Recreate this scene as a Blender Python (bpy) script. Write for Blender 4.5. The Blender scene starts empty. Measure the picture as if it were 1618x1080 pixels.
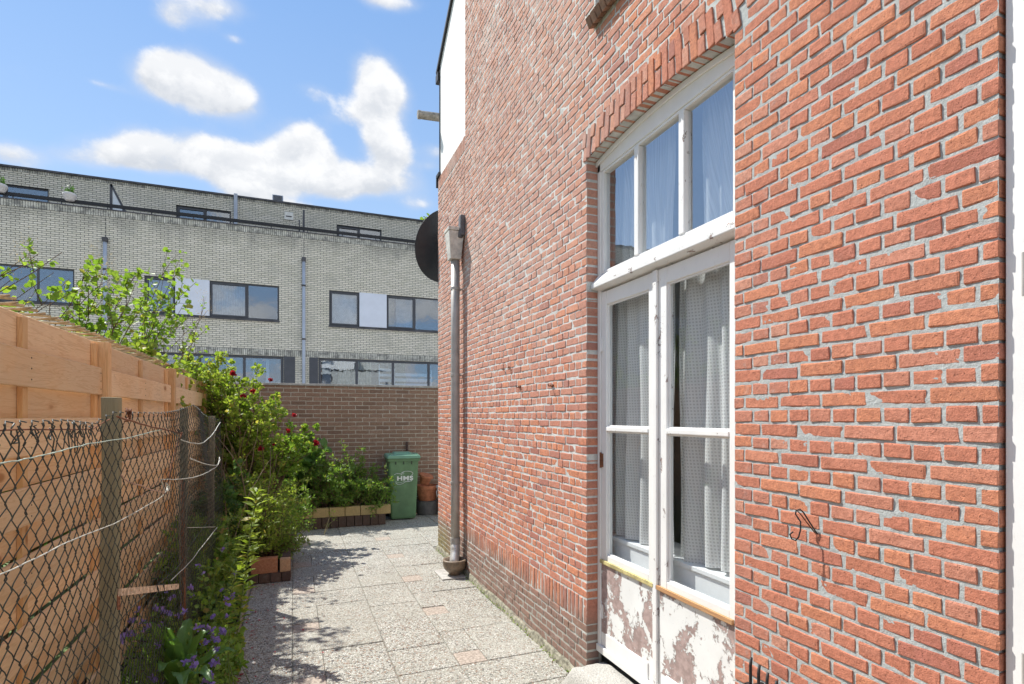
import bpy, math, random
import numpy as np
from mathutils import Vector, Matrix
R = math.radians
SC = bpy.context.scene
COL = SC.collection
rng = random.Random(7)
NR = np.random.RandomState(11)

# ------------------------------------------------------------------ camera
TH = R(21.697)
cam = bpy.data.cameras.new('camera'); camo = bpy.data.objects.new('camera', cam); COL.objects.link(camo)
camo.location = (0, 0, 1.6); camo.rotation_euler = (R(90), 0, -TH)
cam.sensor_width = 36; cam.lens = 871/1618*36; cam.shift_y = 117/1618
cam.clip_start = 0.05; cam.clip_end = 2000
SC.camera = camo

# ------------------------------------------------------------------ light
SUN = Vector((-1.04, 1.42, 2.4)).normalized()
EL = math.asin(SUN.z); AZ = math.atan2(SUN.x, SUN.y)
sl = bpy.data.lights.new('sun', 'SUN'); sl.energy = 3.15; sl.angle = R(0.55); sl.color = (1, .968, .90)
so = bpy.data.objects.new('sun', sl); COL.objects.link(so)
so.rotation_euler = SUN.to_track_quat('Z', 'Y').to_euler(); so.location = (-5, 8, 20)
SC.view_settings.view_transform = 'Standard'; SC.view_settings.look = 'None'
SC.view_settings.gamma = 1; SC.view_settings.use_curve_mapping = False
SC.view_settings.exposure = 1.22
SKY_STRENGTH = 0.15
SC.cycles.transparent_max_bounces = 24; SC.cycles.diffuse_bounces = 6; SC.cycles.max_bounces = 14

def pix(px, py):                       # direction seen at a place of the photograph, used for the clouds
    t = (px-809)/871; v = (657-py)/871
    s, c = math.sin(TH), math.cos(TH)
    return Vector((s+t*c, c-t*s, v)).normalized()

W = bpy.data.worlds.new('World'); SC.world = W; W.use_nodes = True
nt = W.node_tree; nt.nodes.clear()
class N:
    """tiny node helper"""
    def __init__(s, tree): s.t = tree
    def __call__(s, kind, ins=None, out=0, **props):
        n = s.t.nodes.new(kind)
        for k, v in props.items(): setattr(n, k, v)
        for k, v in (ins or {}).items():
            sock = n.inputs[k]
            if isinstance(v, bpy.types.NodeSocket): s.t.links.new(v, sock)
            else:
                try: sock.default_value = v
                except Exception: sock.default_value = tuple(v)+(1,)
        return n.outputs[out]
    def math(s, op, a, b=0.0, c=0.0, clamp=False): return s('ShaderNodeMath', {0: a, 1: b, 2: c}, operation=op, use_clamp=clamp)
    def vec(s, op, a, b=(0, 0, 0), out=0): return s('ShaderNodeVectorMath', {0: a, 1: b}, out=out, operation=op)
    def noise(s, v, scale, detail=3, rough=.5, dist=0, out=0):
        return s('ShaderNodeTexNoise', {'Vector': v, 'Scale': scale, 'Detail': detail, 'Roughness': rough, 'Distortion': dist}, out=out)
    def mix(s, f, a, b, blend='MIX'):
        n = s.t.nodes.new('ShaderNodeMix'); n.data_type = 'RGBA'; n.blend_type = blend
        for k, v in ((0, f), (6, a), (7, b)):
            if isinstance(v, bpy.types.NodeSocket): s.t.links.new(v, n.inputs[k])
            else: n.inputs[k].default_value = v if k == 0 else tuple(v[:3])+(1,)
        return n.outputs[2]
    def ramp(s, f, lo, hi, a=0.0, b=1.0, interp='SMOOTHSTEP'):
        n = s.t.nodes.new('ShaderNodeMapRange'); n.interpolation_type = interp
        for k, v in ((0, f), (1, lo), (2, hi), (3, a), (4, b)):
            if isinstance(v, bpy.types.NodeSocket): s.t.links.new(v, n.inputs[k])
            else: n.inputs[k].default_value = v
        return n.outputs[0]
n = N(nt)
sky = nt.nodes.new('ShaderNodeTexSky'); sky.sky_type = 'NISHITA'; sky.sun_disc = False
sky.sun_elevation = EL; sky.sun_rotation = AZ; sky.air_density = 1.0; sky.dust_density = 0.2; sky.ozone_density = 1.6
D = n('ShaderNodeTexCoord', out=0)
Dn = n.vec('NORMALIZE', D)
# cumulus puffs: (px, py, half width, half height, weight)
PUFFS = [(250,122,40,26,1.0),(290,118,46,28,1.1),(322,140,58,34,1.1),(372,150,34,26,1.0),
 (592,122,30,30,1.15),(610,148,36,26,1.1),(570,168,40,18,.55),(497,146,30,16,.5),(535,186,30,16,.36),
 (602,208,34,32,1.2),(622,244,30,24,1.1),(600,286,60,22,1.15),(540,276,44,20,.95),(520,300,40,16,.7),
 (484,214,34,22,1.0),(450,236,46,20,.95),(505,240,34,18,.7),(420,288,56,26,1.1),(460,272,44,20,.9),(390,300,50,18,.9),
 (232,228,38,20,1.0),(200,246,60,18,.85),(262,252,70,20,.95),(318,226,46,20,.75),(340,252,60,20,.8),(130,250,44,14,.55),(380,240,40,14,.6),
 (22,244,46,20,.9),(292,8,52,24,.8),(350,8,40,18,.65),(270,28,24,14,.5),(620,2,46,14,.6),(590,-8,40,14,.5),
 (662,322,26,9,.5),(690,240,24,14,.6),(372,62,20,8,.42),(165,134,30,6,.36),(470,330,60,10,.6),(680,262,20,8,.4)]
field = None; vsum = None
for px, py, rx, ry, w in PUFFS:
    C = pix(px, py); Rt = Vector((C.y, -C.x, 0)).normalized(); U = Rt.cross(C)
    k = math.sqrt(((px-809)/871)**2 + ((657-py)/871)**2 + 1)
    cosr = 1/k
    ax = rx/871*cosr*math.sqrt(cosr)*1.12; ay = ry/871*cosr*1.10
    df = n.vec('SUBTRACT', Dn, tuple(C))
    a = n.math('MULTIPLY', n.vec('DOT_PRODUCT', df, tuple(Rt/ax), out=1), 1.0)
    b = n.math('MULTIPLY', n.vec('DOT_PRODUCT', df, tuple(U/ay), out=1), 1.0)
    cc = n.vec('DOT_PRODUCT', df, tuple(C/0.6), out=1)
    r2 = n.math('ADD', n.math('MULTIPLY', a, a), n.math('MULTIPLY', b, b))
    r2 = n.math('ADD', r2, n.math('MULTIPLY', cc, cc))
    g = n.math('MULTIPLY', n.math('EXPONENT', n.math('MULTIPLY', r2, -1.1)), w)
    field = g if field is None else n.math('ADD', field, g)
    gb = n.math('MULTIPLY', g, b); vsum = gb if vsum is None else n.math('ADD', vsum, gb)
vpos = n.math('DIVIDE', vsum, n.math('MAXIMUM', field, .02))
field = n.math('MINIMUM', field, 1.12)
# unseen clouds added away from the view, thickened for brighter fill light
sepD = n('ShaderNodeSeparateXYZ', {0: Dn}, out=0); sepn = sepD.node
behind = n.ramp(n.vec('DOT_PRODUCT', Dn, tuple(pix(500, 300)), out=1), .80, .45)
zz = n.math('MAXIMUM', sepn.outputs[2], .06)
flat = n('ShaderNodeCombineXYZ', {0: n.math('DIVIDE', sepn.outputs[0], n.math('ADD', zz, .25)), 1: n.math('DIVIDE', sepn.outputs[1], n.math('ADD', zz, .25)), 2: zz})
big = n.ramp(n.noise(flat, 1.3, 3, .55), .40, .55)
field = n.math('ADD', field, n.math('MULTIPLY', n.math('MULTIPLY', big, behind), .9))
stretch = n.vec('MULTIPLY', Dn, (1, 1, 1.35))
n1 = n.noise(stretch, 15, 10, .62, .15)
n2 = n.noise(n.vec('ADD', stretch, (3.1, 0, -.012)), 34, 5, .55, .1)
dens = n.math('ADD', field, n.math('MULTIPLY', n.math('SUBTRACT', n1, .5), 1.35))
dens = n.math('ADD', dens, n.math('MULTIPLY', n.math('SUBTRACT', n2, .5), .55))
mask = n.ramp(dens, .40, .95)
n1b = n.noise(n.vec('ADD', stretch, tuple(Vector((-.012, .0, .026)))), 15, 10, .62, .15)
lit = n.ramp(n.math('SUBTRACT', n1, n1b), -.10, .11)
core = n.ramp(dens, .5, 1.35)
wobv = n.math('ADD', vpos, n.math('MULTIPLY', n.math('SUBTRACT', n1, .5), 1.6))
bright = n.math('ADD', n.math('MULTIPLY', lit, .30), n.math('MULTIPLY', n.ramp(wobv, -.75, .35), .75), clamp=True)
cloud = n.mix(bright, (1.95, 2.06, 2.24), (2.9, 2.92, 2.95))
haze = n.ramp(sepn.outputs[2], .24, .66, 0.0, 1.0, 'LINEAR')
skyc = n.mix(1.0, sky.outputs[0], (.31, .41, .55), 'MULTIPLY')
skyc = n.mix(.68, skyc, n.mix(haze, (1.60, 2.12, 2.64), (.76, 1.40, 2.48)))
veil = n.ramp(n.math('ADD', field, n.math('MULTIPLY', n.math('SUBTRACT', n.noise(stretch, 8, 6, .6), .5), 1.1)), .12, .80)
skyc = n.mix(n.math('MULTIPLY', veil, .50), skyc, (2.05, 2.2, 2.5))
col = n.mix(n.math('MULTIPLY', mask, .97), skyc, cloud)
bg = n('ShaderNodeBackground', {'Color': col, 'Strength': SKY_STRENGTH})
n('ShaderNodeOutputWorld', {'Surface': bg}, out=None) if False else None
wo = nt.nodes.new('ShaderNodeOutputWorld'); nt.links.new(bg, wo.inputs[0])
W.cycles.sampling_method = 'MANUAL'; W.cycles.sample_map_resolution = 512

# ------------------------------------------------------------------ places read off the photograph
S_, C_ = math.sin(TH), math.cos(TH)
def onX(px, py, X):
    t = (px-809)/871; Y = X*(C_-S_*t)/(C_*t+S_); d = Y*C_+X*S_
    return Vector((X, Y, 1.6+(657-py)/871*d))
def onY(px, py, Y):
    t = (px-809)/871; X = Y*(C_*t+S_)/(C_-S_*t); d = Y*C_+X*S_
    return Vector((X, Y, 1.6+(657-py)/871*d))
def onZ(px, py, z=0):
    d = 871*(1.6-z)/(py-657); r = (px-809)/871*d
    return Vector((d*S_+r*C_, d*C_-r*S_, z))

# ------------------------------------------------------------------ numpy value noise
def _h(ix, iy, seed):
    v = np.sin(ix*127.1+iy*311.7+seed*74.7)*43758.5453
    return v-np.floor(v)
def vn(x, y, seed=0):
    ix = np.floor(x); iy = np.floor(y); fx = x-ix; fy = y-iy
    fx = fx*fx*(3-2*fx); fy = fy*fy*(3-2*fy)
    a = _h(ix, iy, seed); b = _h(ix+1, iy, seed); c = _h(ix, iy+1, seed); d = _h(ix+1, iy+1, seed)
    return (a+(b-a)*fx)*(1-fy)+(c+(d-c)*fx)*fy-.5

# ------------------------------------------------------------------ mesh helpers
class M:
    def __init__(s): s.v = []; s.f = []
    def add(s, vs, fs):
        o = len(s.v); s.v += [tuple(p) for p in vs]; s.f += [tuple(i+o for i in q) for q in fs]; return s
    def box(s, x0, x1, y0, y1, z0, z1):
        v = [(x, y, z) for x in (x0, x1) for y in (y0, y1) for z in (z0, z1)]
        return s.add(v, [(0,1,3,2),(4,6,7,5),(0,4,5,1),(2,3,7,6),(0,2,6,4),(1,5,7,3)])
    def obox(s, mat, hx, hy, hz):
        v = [mat @ Vector((x*hx, y*hy, z*hz)) for x in (-1, 1) for y in (-1, 1) for z in (-1, 1)]
        return s.add(v, [(0,1,3,2),(4,6,7,5),(0,4,5,1),(2,3,7,6),(0,2,6,4),(1,5,7,3)])
    def tube(s, pts, r, n_=6, cap=True):
        pts = [Vector(p) for p in pts]; k = len(pts); rs = r if hasattr(r, '__len__') else [r]*k
        up = None; vs = []
        for i, p in enumerate(pts):
            t = (pts[min(i+1, k-1)]-pts[max(i-1, 0)])
            if t.length < 1e-9: t = Vector((0, 0, 1))
            t.normalize()
            if up is None: up = Vector((0, 0, 1)) if abs(t.z) < .9 else Vector((1, 0, 0))
            a = t.cross(up)
            if a.length < 1e-4: a = t.cross(Vector((1, .3, 0)))
            a.normalize(); b = a.cross(t).normalized(); up = b
            for j in range(n_):
                q = 2*math.pi*j/n_; vs.append(p+(a*math.cos(q)+b*math.sin(q))*rs[i])
        fs = [(i*n_+j, i*n_+(j+1) % n_, (i+1)*n_+(j+1) % n_, (i+1)*n_+j) for i in range(k-1) for j in range(n_)]
        if cap: fs += [tuple(range(n_))[::-1], tuple(range((k-1)*n_, k*n_))]
        return s.add(vs, fs)
    def lathe(s, c, prof, n_=24, wob=0):
        vs = []; fs = []
        for (r, z) in prof:
            for j in range(n_):
                q = 2*math.pi*j/n_; rr = r*(1+wob*math.sin(q*3+1)); vs.append((c[0]+rr*math.cos(q), c[1]+rr*math.sin(q), c[2]+z))
        k = len(prof)
        fs = [(i*n_+j, i*n_+(j+1) % n_, (i+1)*n_+(j+1) % n_, (i+1)*n_+j) for i in range(k-1) for j in range(n_)]
        fs += [tuple(range(n_))[::-1], tuple(range((k-1)*n_, k*n_))]
        return s.add(vs, fs)
def build(name, m, mat, parent=None, smooth=False, bevel=0, label=None, kind=None, seg=2):
    me = bpy.data.meshes.new(name)
    if isinstance(m, M): me.from_pydata(m.v, [], m.f)
    else: me.from_pydata(m[0], [], m[1])
    me.materials.append(mat)
    if smooth: me.polygons.foreach_set('use_smooth', [True]*len(me.polygons))
    me.update()
    o = bpy.data.objects.new(name, me); COL.objects.link(o)
    if parent: o.parent = parent
    if bevel:
        b = o.modifiers.new('bevel', 'BEVEL'); b.width = bevel; b.segments = seg; b.limit_method = 'ANGLE'; b.angle_limit = R(40)
    if label: o['label'] = label
    if kind: o['kind'] = kind
    return o
def thing(name, label, cat, group=None, loc=(0, 0, 0)):
    o = bpy.data.objects.new(name, None); COL.objects.link(o); o['label'] = label; o['category'] = cat
    o.empty_display_size = .1
    if group: o['group'] = group
    o.location = loc
    return o
def tag(o, label, cat, group=None, kind=None):
    o['label'] = label; o['category'] = cat
    if group: o['group'] = group
    if kind: o['kind'] = kind
    return o
def structure(o, label=None):
    o['kind'] = 'structure'
    if label: o['label'] = label
    return o
def arr_mesh(name, V, F4, mat, tone=None, parent=None, smooth=None, F3=None):
    """fast mesh from numpy quads (and triangles)"""
    me = bpy.data.meshes.new(name)
    F3 = np.zeros((0, 3), int) if F3 is None else F3
    nl = F4.size+F3.size; nf = len(F4)+len(F3)
    me.vertices.add(len(V)); me.vertices.foreach_set('co', np.asarray(V, np.float32).ravel())
    me.loops.add(nl); me.loops.foreach_set('vertex_index', np.concatenate([F4.ravel(), F3.ravel()]).astype(np.int32))
    me.polygons.add(nf)
    st = np.concatenate([np.arange(len(F4))*4, len(F4)*4+np.arange(len(F3))*3]).astype(np.int32)
    me.polygons.foreach_set('loop_start', st)
    if smooth is not None: me.polygons.foreach_set('use_smooth', np.broadcast_to(smooth, nf).astype(bool))
    me.update(calc_edges=True); me.validate()
    if tone is not None:
        at = me.attributes.new('tone', 'FLOAT', 'FACE'); at.data.foreach_set('value', tone.astype(np.float32))
    me.materials.append(mat)
    o = bpy.data.objects.new(name, me); COL.objects.link(o)
    if parent: o.parent = parent
    return o

# ------------------------------------------------------------------ materials
MATS = {}
def newmat(name):
    m = bpy.data.materials.new(name); m.use_nodes = True; t = m.node_tree; t.nodes.clear()
    return m, N(t)
def finish(m, n, color, rough=.8, bump=None, bump_dist=.002, spec=.4, metal=0, strength=1.0, extra=None, coat=0):
    t = m.node_tree
    ins = {'Base Color': color, 'Roughness': rough, 'Metallic': metal, 'Specular IOR Level': spec}
    if coat: ins['Coat Weight'] = coat
    if bump is not None:
        ins['Normal'] = n('ShaderNodeBump', {'Height': bump, 'Distance': bump_dist, 'Strength': strength})
    b = n('ShaderNodeBsdfPrincipled', ins)
    if extra: b = extra(b)
    o = t.nodes.new('ShaderNodeOutputMaterial'); t.links.new(b, o.inputs[0])
    return m
def posn(n): return n('ShaderNodeNewGeometry', out=0)
def objc(n): return n('ShaderNodeTexCoord', out=3)
def simple(name, c, rough=.7, var=.12, scale=12, spec=.4, metal=0, bump=.0, bscale=80, coat=0):
    m, n = newmat(name); p = posn(n)
    f = n.noise(p, scale, 5, .6)
    a = tuple(x*(1-var) for x in c); b = tuple(min(1, x*(1+var)) for x in c)
    colr = n.mix(n.ramp(f, .3, .7), a, b)
    bm = n.noise(p, bscale, 4, .6) if bump else None
    return finish(m, n, colr, rough, bm, bump or .001, spec, metal, coat=coat)

def brick_mat(name, base, dark, light, tone_src, mortar_dust=.25, pit=1.0, stain=None, bump_dist=.0022, orange=None):
    m, n = newmat(name); p = posn(n)
    if tone_src == 'object': tn = n('ShaderNodeObjectInfo', out=5)
    else: tn = n('ShaderNodeAttribute', attribute_name='tone', out=2)
    off = n.vec('ADD', p, n('ShaderNodeCombineXYZ', {0: n.math('MULTIPLY', tn, 7.3), 1: n.math('MULTIPLY', tn, 3.1), 2: 0.0}))
    c = n.mix(n.ramp(tn, .0, .22), dark, base)
    c = n.mix(n.ramp(tn, .62, 1.0), c, light)
    if orange:
        t2 = n.math('FRACT', n.math('MULTIPLY', tn, 13.7))
        c = n.mix(n.ramp(t2, .55, .95), c, orange)
    fine = n.noise(off, 55, 6, .65)
    c = n.mix(n.ramp(fine, .28, .72, .62, 0.0), c, tuple(x*.55 for x in base))
    grit = n.noise(off, 420, 3, .6)
    c = n.mix(n.ramp(grit, .56, .75, 0, .45), c, tuple(min(1, x*1.6+.05) for x in base))
    pits = n.ramp(n.noise(off, 170, 3, .5), .62, .74)
    c = n.mix(n.math('MULTIPLY', pits, .55*pit), c, tuple(x*.35 for x in dark))
    dust = n.math('MULTIPLY', n.ramp(n.noise(p, 23, 6, .7), .52, .72), mortar_dust)
    c = n.mix(dust, c, (.46, .44, .41))
    if stain: c = stain(n, p, c)
    h = n.math('ADD', n.noise(off, 90, 6, .68), n.math('MULTIPLY', n.noise(off, 330, 3, .6), .35))
    h = n.math('SUBTRACT', h, n.math('MULTIPLY', pits, .5*pit))
    return finish(m, n, c, .92, h, bump_dist, .25)
def house_stain(n, p, c):
    sep = n('ShaderNodeSeparateXYZ', {0: p}).node
    y, z = sep.outputs[1], sep.outputs[2]
    nz = n.noise(p, 3.2, 6, .65)
    # efflorescence on the upper part between the window and the annex
    eff = n.math('MULTIPLY', n.ramp(n.math('ADD', z, n.math('MULTIPLY', n.math('SUBTRACT', nz, .5), 2.2)), 1.3, 2.9), n.ramp(y, 2.1, 3.4))
    c = n.mix(n.math('MULTIPLY', eff, .40), c, (.52, .38, .32))
    pale = n.ramp(n.noise(p, 1.7, 7, .7), .50, .66)
    c = n.mix(n.math('MULTIPLY', n.math('MULTIPLY', pale, eff), .34), c, (.60, .55, .49))
    # rising damp and splash dirt by the ground, moss at the far corner
    low = n.ramp(n.math('ADD', z, n.math('MULTIPLY', n.math('SUBTRACT', nz, .5), .35)), .52, .30)
    low = n.math('MULTIPLY', low, n.ramp(y, 2.0, 2.7))
    c = n.mix(n.math('MULTIPLY', low, .78), c, (.20, .16, .135))
    grime = n.ramp(n.noise(p, 9, 6, .7), .55, .75)
    c = n.mix(n.math('MULTIPLY', n.math('MULTIPLY', grime, low), .55), c, (.50, .47, .42))
    moss = n.math('MULTIPLY', n.ramp(n.math('ADD', z, n.math('MULTIPLY', n.math('SUBTRACT', nz, .5), .5)), .5, .1), n.ramp(y, 5.6, 6.3))
    c = n.mix(n.math('MULTIPLY', moss, .6), c, (.22, .21, .06))
    return c
B_BASE, B_DARK, B_LIGHT = (.60, .230, .145), (.48, .180, .130), (.63, .28, .19)
mat_brick_obj = brick_mat('red_brick_near', B_BASE, B_DARK, B_LIGHT, 'object', .05, 1.1, None, .0042, (.66, .27, .15))
mat_brick = brick_mat('red_brick', (.58, .245, .165), (.43, .185, .145), (.66, .33, .23), 'attr', .30, .9, house_stain, .004, (.70, .28, .15))
def mortar_mat(name, c, stain=None, bd=.004):
    m, n = newmat(name); p = posn(n)
    a = n.noise(p, 14, 5, .65); b = n.noise(p, 160, 5, .65)
    cc = n.mix(n.ramp(a, .3, .7), tuple(x*.80 for x in c), tuple(min(1, x*1.12) for x in c))
    cc = n.mix(n.ramp(b, .50, .72, 0, .4), cc, tuple(x*.5 for x in c))
    if stain: cc = stain(n, p, cc)
    h = n.math('ADD', n.noise(p, 60, 5, .7), n.math('MULTIPLY', b, .5))
    return finish(m, n, cc, .95, h, bd, .2)
def mortar_stain(n, p, c):
    sep = n('ShaderNodeSeparateXYZ', {0: p}).node; y, z = sep.outputs[1], sep.outputs[2]
    nz = n.noise(p, 4, 5, .6)
    c = n.mix(n.ramp(y, 2.0, 1.6), c, n.mix(n.noise(p, 30, 4, .6), (.33, .355, .345), (.55, .575, .56)))
    low = n.math('MULTIPLY', n.ramp(n.math('ADD', z, n.math('MULTIPLY', n.math('SUBTRACT', nz, .5), .4)), .5, .1), n.ramp(y, 2.0, 2.7))
    c = n.mix(n.math('MULTIPLY', low, .6), c, (.26, .25, .19))
    return c
mat_mortar = mortar_mat('grey_mortar', (.60, .61, .58), mortar_stain)
mat_wallbrick = brick_mat('brown_brick', (.32, .195, .135), (.235, .145, .105), (.39, .245, .175), 'attr', .12, .6, None, .002)
mat_wallbrick_o = brick_mat('brown_brick_near', (.32, .195, .135), (.235, .145, .105), (.39, .245, .175), 'object', .12, .6, None, .002)
mat_wallmortar = mortar_mat('pale_mortar', (.50, .43, .35))

def aggregate(name, pebble=95, tint=(1, 1, 1), dark=.10):
    m, n = newmat(name); p = posn(n)
    rnd = n('ShaderNodeObjectInfo', out=5)
    vor = n('ShaderNodeTexVoronoi', {'Vector': p, 'Scale': pebble, 'Randomness': 1.0}, feature='F1').node
    edge = n('ShaderNodeTexVoronoi', {'Vector': p, 'Scale': pebble, 'Randomness': 1.0}, feature='DISTANCE_TO_EDGE')
    hs = n('ShaderNodeSeparateColor', {0: vor.outputs['Color']}).node
    c = n.mix(hs.outputs[0], (.42, .40, .33), (.80, .79, .72))
    c = n.mix(n.ramp(hs.outputs[1], .78, .9), c, (.36, .22, .15))
    c = n.mix(n.ramp(hs.outputs[2], .84, .92), c, (.15, .145, .14))
    c = n.mix(n.ramp(hs.outputs[2], .0, .14, 1, 0), c, (.90, .88, .84))
    gap = n.ramp(edge, .03, .13, .9, 0)
    c = n.mix(gap, c, (.20, .185, .165))
    dirt = n.ramp(n.noise(p, 2.6, 6, .65), .45, .72)
    c = n.mix(n.math('MULTIPLY', dirt, .28), c, (.25, .23, .19))
    lich = n.ramp(n.noise(p, 21, 4, .65), .62, .70)
    c = n.mix(n.math('MULTIPLY', lich, .30), c, (.34, .33, .27))
    c = n.mix(n.ramp(rnd, 0, 1, 0, .30), c, (.44, .42, .36))
    blotch = n.ramp(n.noise(p, .9, 5, .7), .48, .62)
    c = n.mix(n.math('MULTIPLY', blotch, .22), c, (.62, .60, .54))
    c = n.mix(1.0, c, tint, 'MULTIPLY')
    h = n.math('MULTIPLY', n.ramp(edge, 0, .35), 1.0)
    return finish(m, n, c, .8, h, .004, .3)
mat_slab = aggregate('exposed_aggregate', tint=(.93, .935, .92))
mat_insert = simple('pink_concrete_tile', (.36, .305, .255), .9, .35, 60, .2, 0, .002, 260)
mat_concrete = simple('concrete', (.42, .40, .37), .9, .22, 25, .2, 0, .002, 160)
mat_granite = simple('granite', (.40, .385, .35), .85, .35, 140, .3, 0, .004, 40)
def soil_mat():
    m, n = newmat('soil'); p = posn(n)
    a = n.noise(p, 6, 8, .7); b = n.noise(p, 60, 6, .7)
    c = n.mix(n.ramp(a, .35, .65), (.05, .038, .028), (.10, .08, .055))
    c = n.mix(n.ramp(b, .55, .7), c, (.15, .125, .09))
    return finish(m, n, c, 1, n.math('ADD', a, b), .03, .1)
mat_soil = soil_mat()

def wood_mat(name, c, grain_axis='Y', weather=0.0, knots=True):
    m, n = newmat(name); tc = n('ShaderNodeTexCoord', out=3)
    rnd = n('ShaderNodeObjectInfo', out=5)
    p = n.vec('ADD', posn(n), n('ShaderNodeCombineXYZ', {0: n.math('MULTIPLY', rnd, 3.0), 1: n.math('MULTIPLY', rnd, 17.0), 2: n.math('MULTIPLY', rnd, 5.0)}))
    sc = {'Y': (1, .07, 1), 'Z': (1, 1, .07), 'X': (.07, 1, 1)}[grain_axis]
    ps = n.vec('MULTIPLY', p, sc)
    ring = n.noise(ps, 22, 3, .5, 1.2)
    ringf = n.math('FRACT', n.math('MULTIPLY', ring, 7.0))
    line = n.ramp(n.math('ABSOLUTE', n.math('SUBTRACT', ringf, .5)), .0, .22, 1, 0)
    fib = n.noise(ps, 260, 4, .6)
    base = n.mix(n.ramp(rnd, 0, 1), tuple(x*.86 for x in c), tuple(min(1, x*1.1) for x in c))
    cc = n.mix(n.math('MULTIPLY', line, .34), base, (c[0]*.62, c[1]*.48, c[2]*.36))
    cc = n.mix(n.ramp(fib, .35, .7, .0, .28), cc, (c[0]*.7, c[1]*.6, c[2]*.5))
    blot = n.ramp(n.noise(p, 2.4, 4, .6), .42, .68)
    cc = n.mix(n.math('MULTIPLY', blot, .30), cc, (c[0]*.92, c[1]*.72, c[2]*.5))
    if knots:
        kp = n.vec('MULTIPLY', p, {'Y': (1, .45, 1), 'Z': (1, 1, .45), 'X': (.45, 1, 1)}[grain_axis])
        kd = n('ShaderNodeTexVoronoi', {'Vector': kp, 'Scale': 5.2, 'Randomness': 1.0}, feature='F1')
        cc = n.mix(n.ramp(kd, .06, .12, .95, 0), cc, (c[0]*.40, c[1]*.26, c[2]*.17))
        cc = n.mix(n.ramp(kd, .10, .2, .3, 0), cc, (c[0]*.7, c[1]*.5, c[2]*.35))
    gz = n.ramp(n.noise(p, 1.3, 6, .65), .50, .72)
    cc = n.mix(n.math('MULTIPLY', gz, .22), cc, (.50, .44, .34))
    if weather:
        wz = n.ramp(n.noise(p, 4, 6, .7), .35, .65, weather*.6, weather)
        cc = n.mix(wz, cc, (.33, .33, .24))
    h = n.math('ADD', n.math('MULTIPLY', line, -.4), fib)
    return finish(m, n, cc, .78, h, .0012, .25)
mat_pine = wood_mat('pine_board', (.84, .60, .37), 'Y')
mat_pine_v = wood_mat('pine_post', (.78, .50, .26), 'Z')
mat_oldwood = wood_mat('weathered_post', (.25, .215, .12), 'Z', .40, False)
mat_edge = wood_mat('edging_board', (.30, .25, .20), 'Y', .6, False)
mat_cane = simple('cane', (.52, .39, .23), .7, .3, 30, .3, 0, .001, 200)
mat_twig = simple('twig_bark', (.15, .10, .065), .85, .3, 40, .2)
mat_greenstem = simple('green_stem', (.16, .22, .07), .7, .3, 20, .3)

def paint_mat(name, chip_amount=.0, wear=.2, c=(.84, .84, .82), under=(.33, .245, .22), chip_scale=7):
    m, n = newmat(name); p = posn(n)
    cc = n.mix(n.ramp(n.noise(p, 5, 5, .6), .3, .7), tuple(x*.93 for x in c), c)
    crack = n.ramp(n.noise(n.vec('MULTIPLY', p, (1, 1, .25)), 90, 4, .7), .63, .72)
    cc = n.mix(n.math('MULTIPLY', crack, wear), cc, (.42, .38, .32))
    h = n.math('MULTIPLY', n.noise(p, 40, 4, .6), .15)
    rough = .45
    if chip_amount:
        wob = n.noise(n.vec('MULTIPLY', p, (1, 1, .7)), chip_scale, 8, .60, .3)
        sm = n.noise(n.vec('ADD', p, (5, 2, 1)), chip_scale*5, 5, .65, .8)
        k = n.math('ADD', n.math('MULTIPLY', wob, 1.0), n.math('MULTIPLY', n.math('SUBTRACT', sm, .5), .42))
        mask = n.ramp(k, 1-chip_amount-.006, 1-chip_amount+.006, 0, 1, 'LINEAR')
        un = n.mix(n.ramp(n.noise(p, 30, 5, .6), .35, .65), tuple(x*.8 for x in under), tuple(min(1, x*1.15) for x in under))
        rim = n.ramp(n.math('ABSOLUTE', n.math('SUBTRACT', k, 1-chip_amount-.012)), .0, .012, .65, 0)
        cc = n.mix(rim, cc, (.30, .28, .25))
        cc = n.mix(mask, cc, un)
        h = n.math('SUBTRACT', h, n.math('MULTIPLY', mask, 1.0))
        rough = n.ramp(mask, 0, 1, .45, .85, 'LINEAR')
    return finish(m, n, cc, rough, h, .0030 if chip_amount else .0016, .4)
mat_paint = paint_mat('white_paint', 0, .22)
mat_paint_worn = paint_mat('worn_white_paint', .335, .6, chip_scale=16)
mat_peel = paint_mat('peeling_white_paint', .475, .5, (.82, .83, .81), (.40, .30, .275), 6.0)
mat_batten_y = simple('mossy_batten', (.50, .43, .20), .85, .3, 30, .2, 0, .002, 90)
mat_batten_o = wood_mat('bare_batten', (.56, .33, .17), 'Y', 0, False)
mat_render = simple('white_render', (.86, .86, .84), .9, .03, 3, .2, 0, .001, 120)
mat_black = simple('black_trim', (.025, .025, .028), .5, .2, 10)
mat_iron = simple('black_iron', (.02, .02, .02), .55, .4, 60, .5, 0, .001, 300)
mat_rust = simple('rusty_iron', (.20, .085, .045), .85, .45, 90, .3, .2, .001, 400)
mat_wire = simple('pale_wire', (.55, .56, .50), .5, .25, 40, .5, .2)
mat_wire_r = simple('reddish_wire', (.42, .26, .19), .6, .3, 60, .4, .1)
mat_mesh = simple('green_black_mesh_wire', (.035, .045, .038), .55, .5, 25, .5)
mat_pipe = simple('grey_zinc', (.42, .40, .37), .5, .12, 8, .5, .25, .0004, 60)
mat_pipe_shoe = simple('bright_zinc', (.60, .58, .55), .4, .15, 20, .5, .4)
mat_hopper = simple('pale_hopper', (.60, .58, .53), .7, .22, 18, .3, 0, .001, 60)
mat_gully = simple('glazed_gully', (.20, .145, .10), .45, .3, 25, .5, 0, .001, 60)
mat_lead = simple('lead', (.33, .30, .26), .6, .35, 22, .5, .2)
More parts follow.
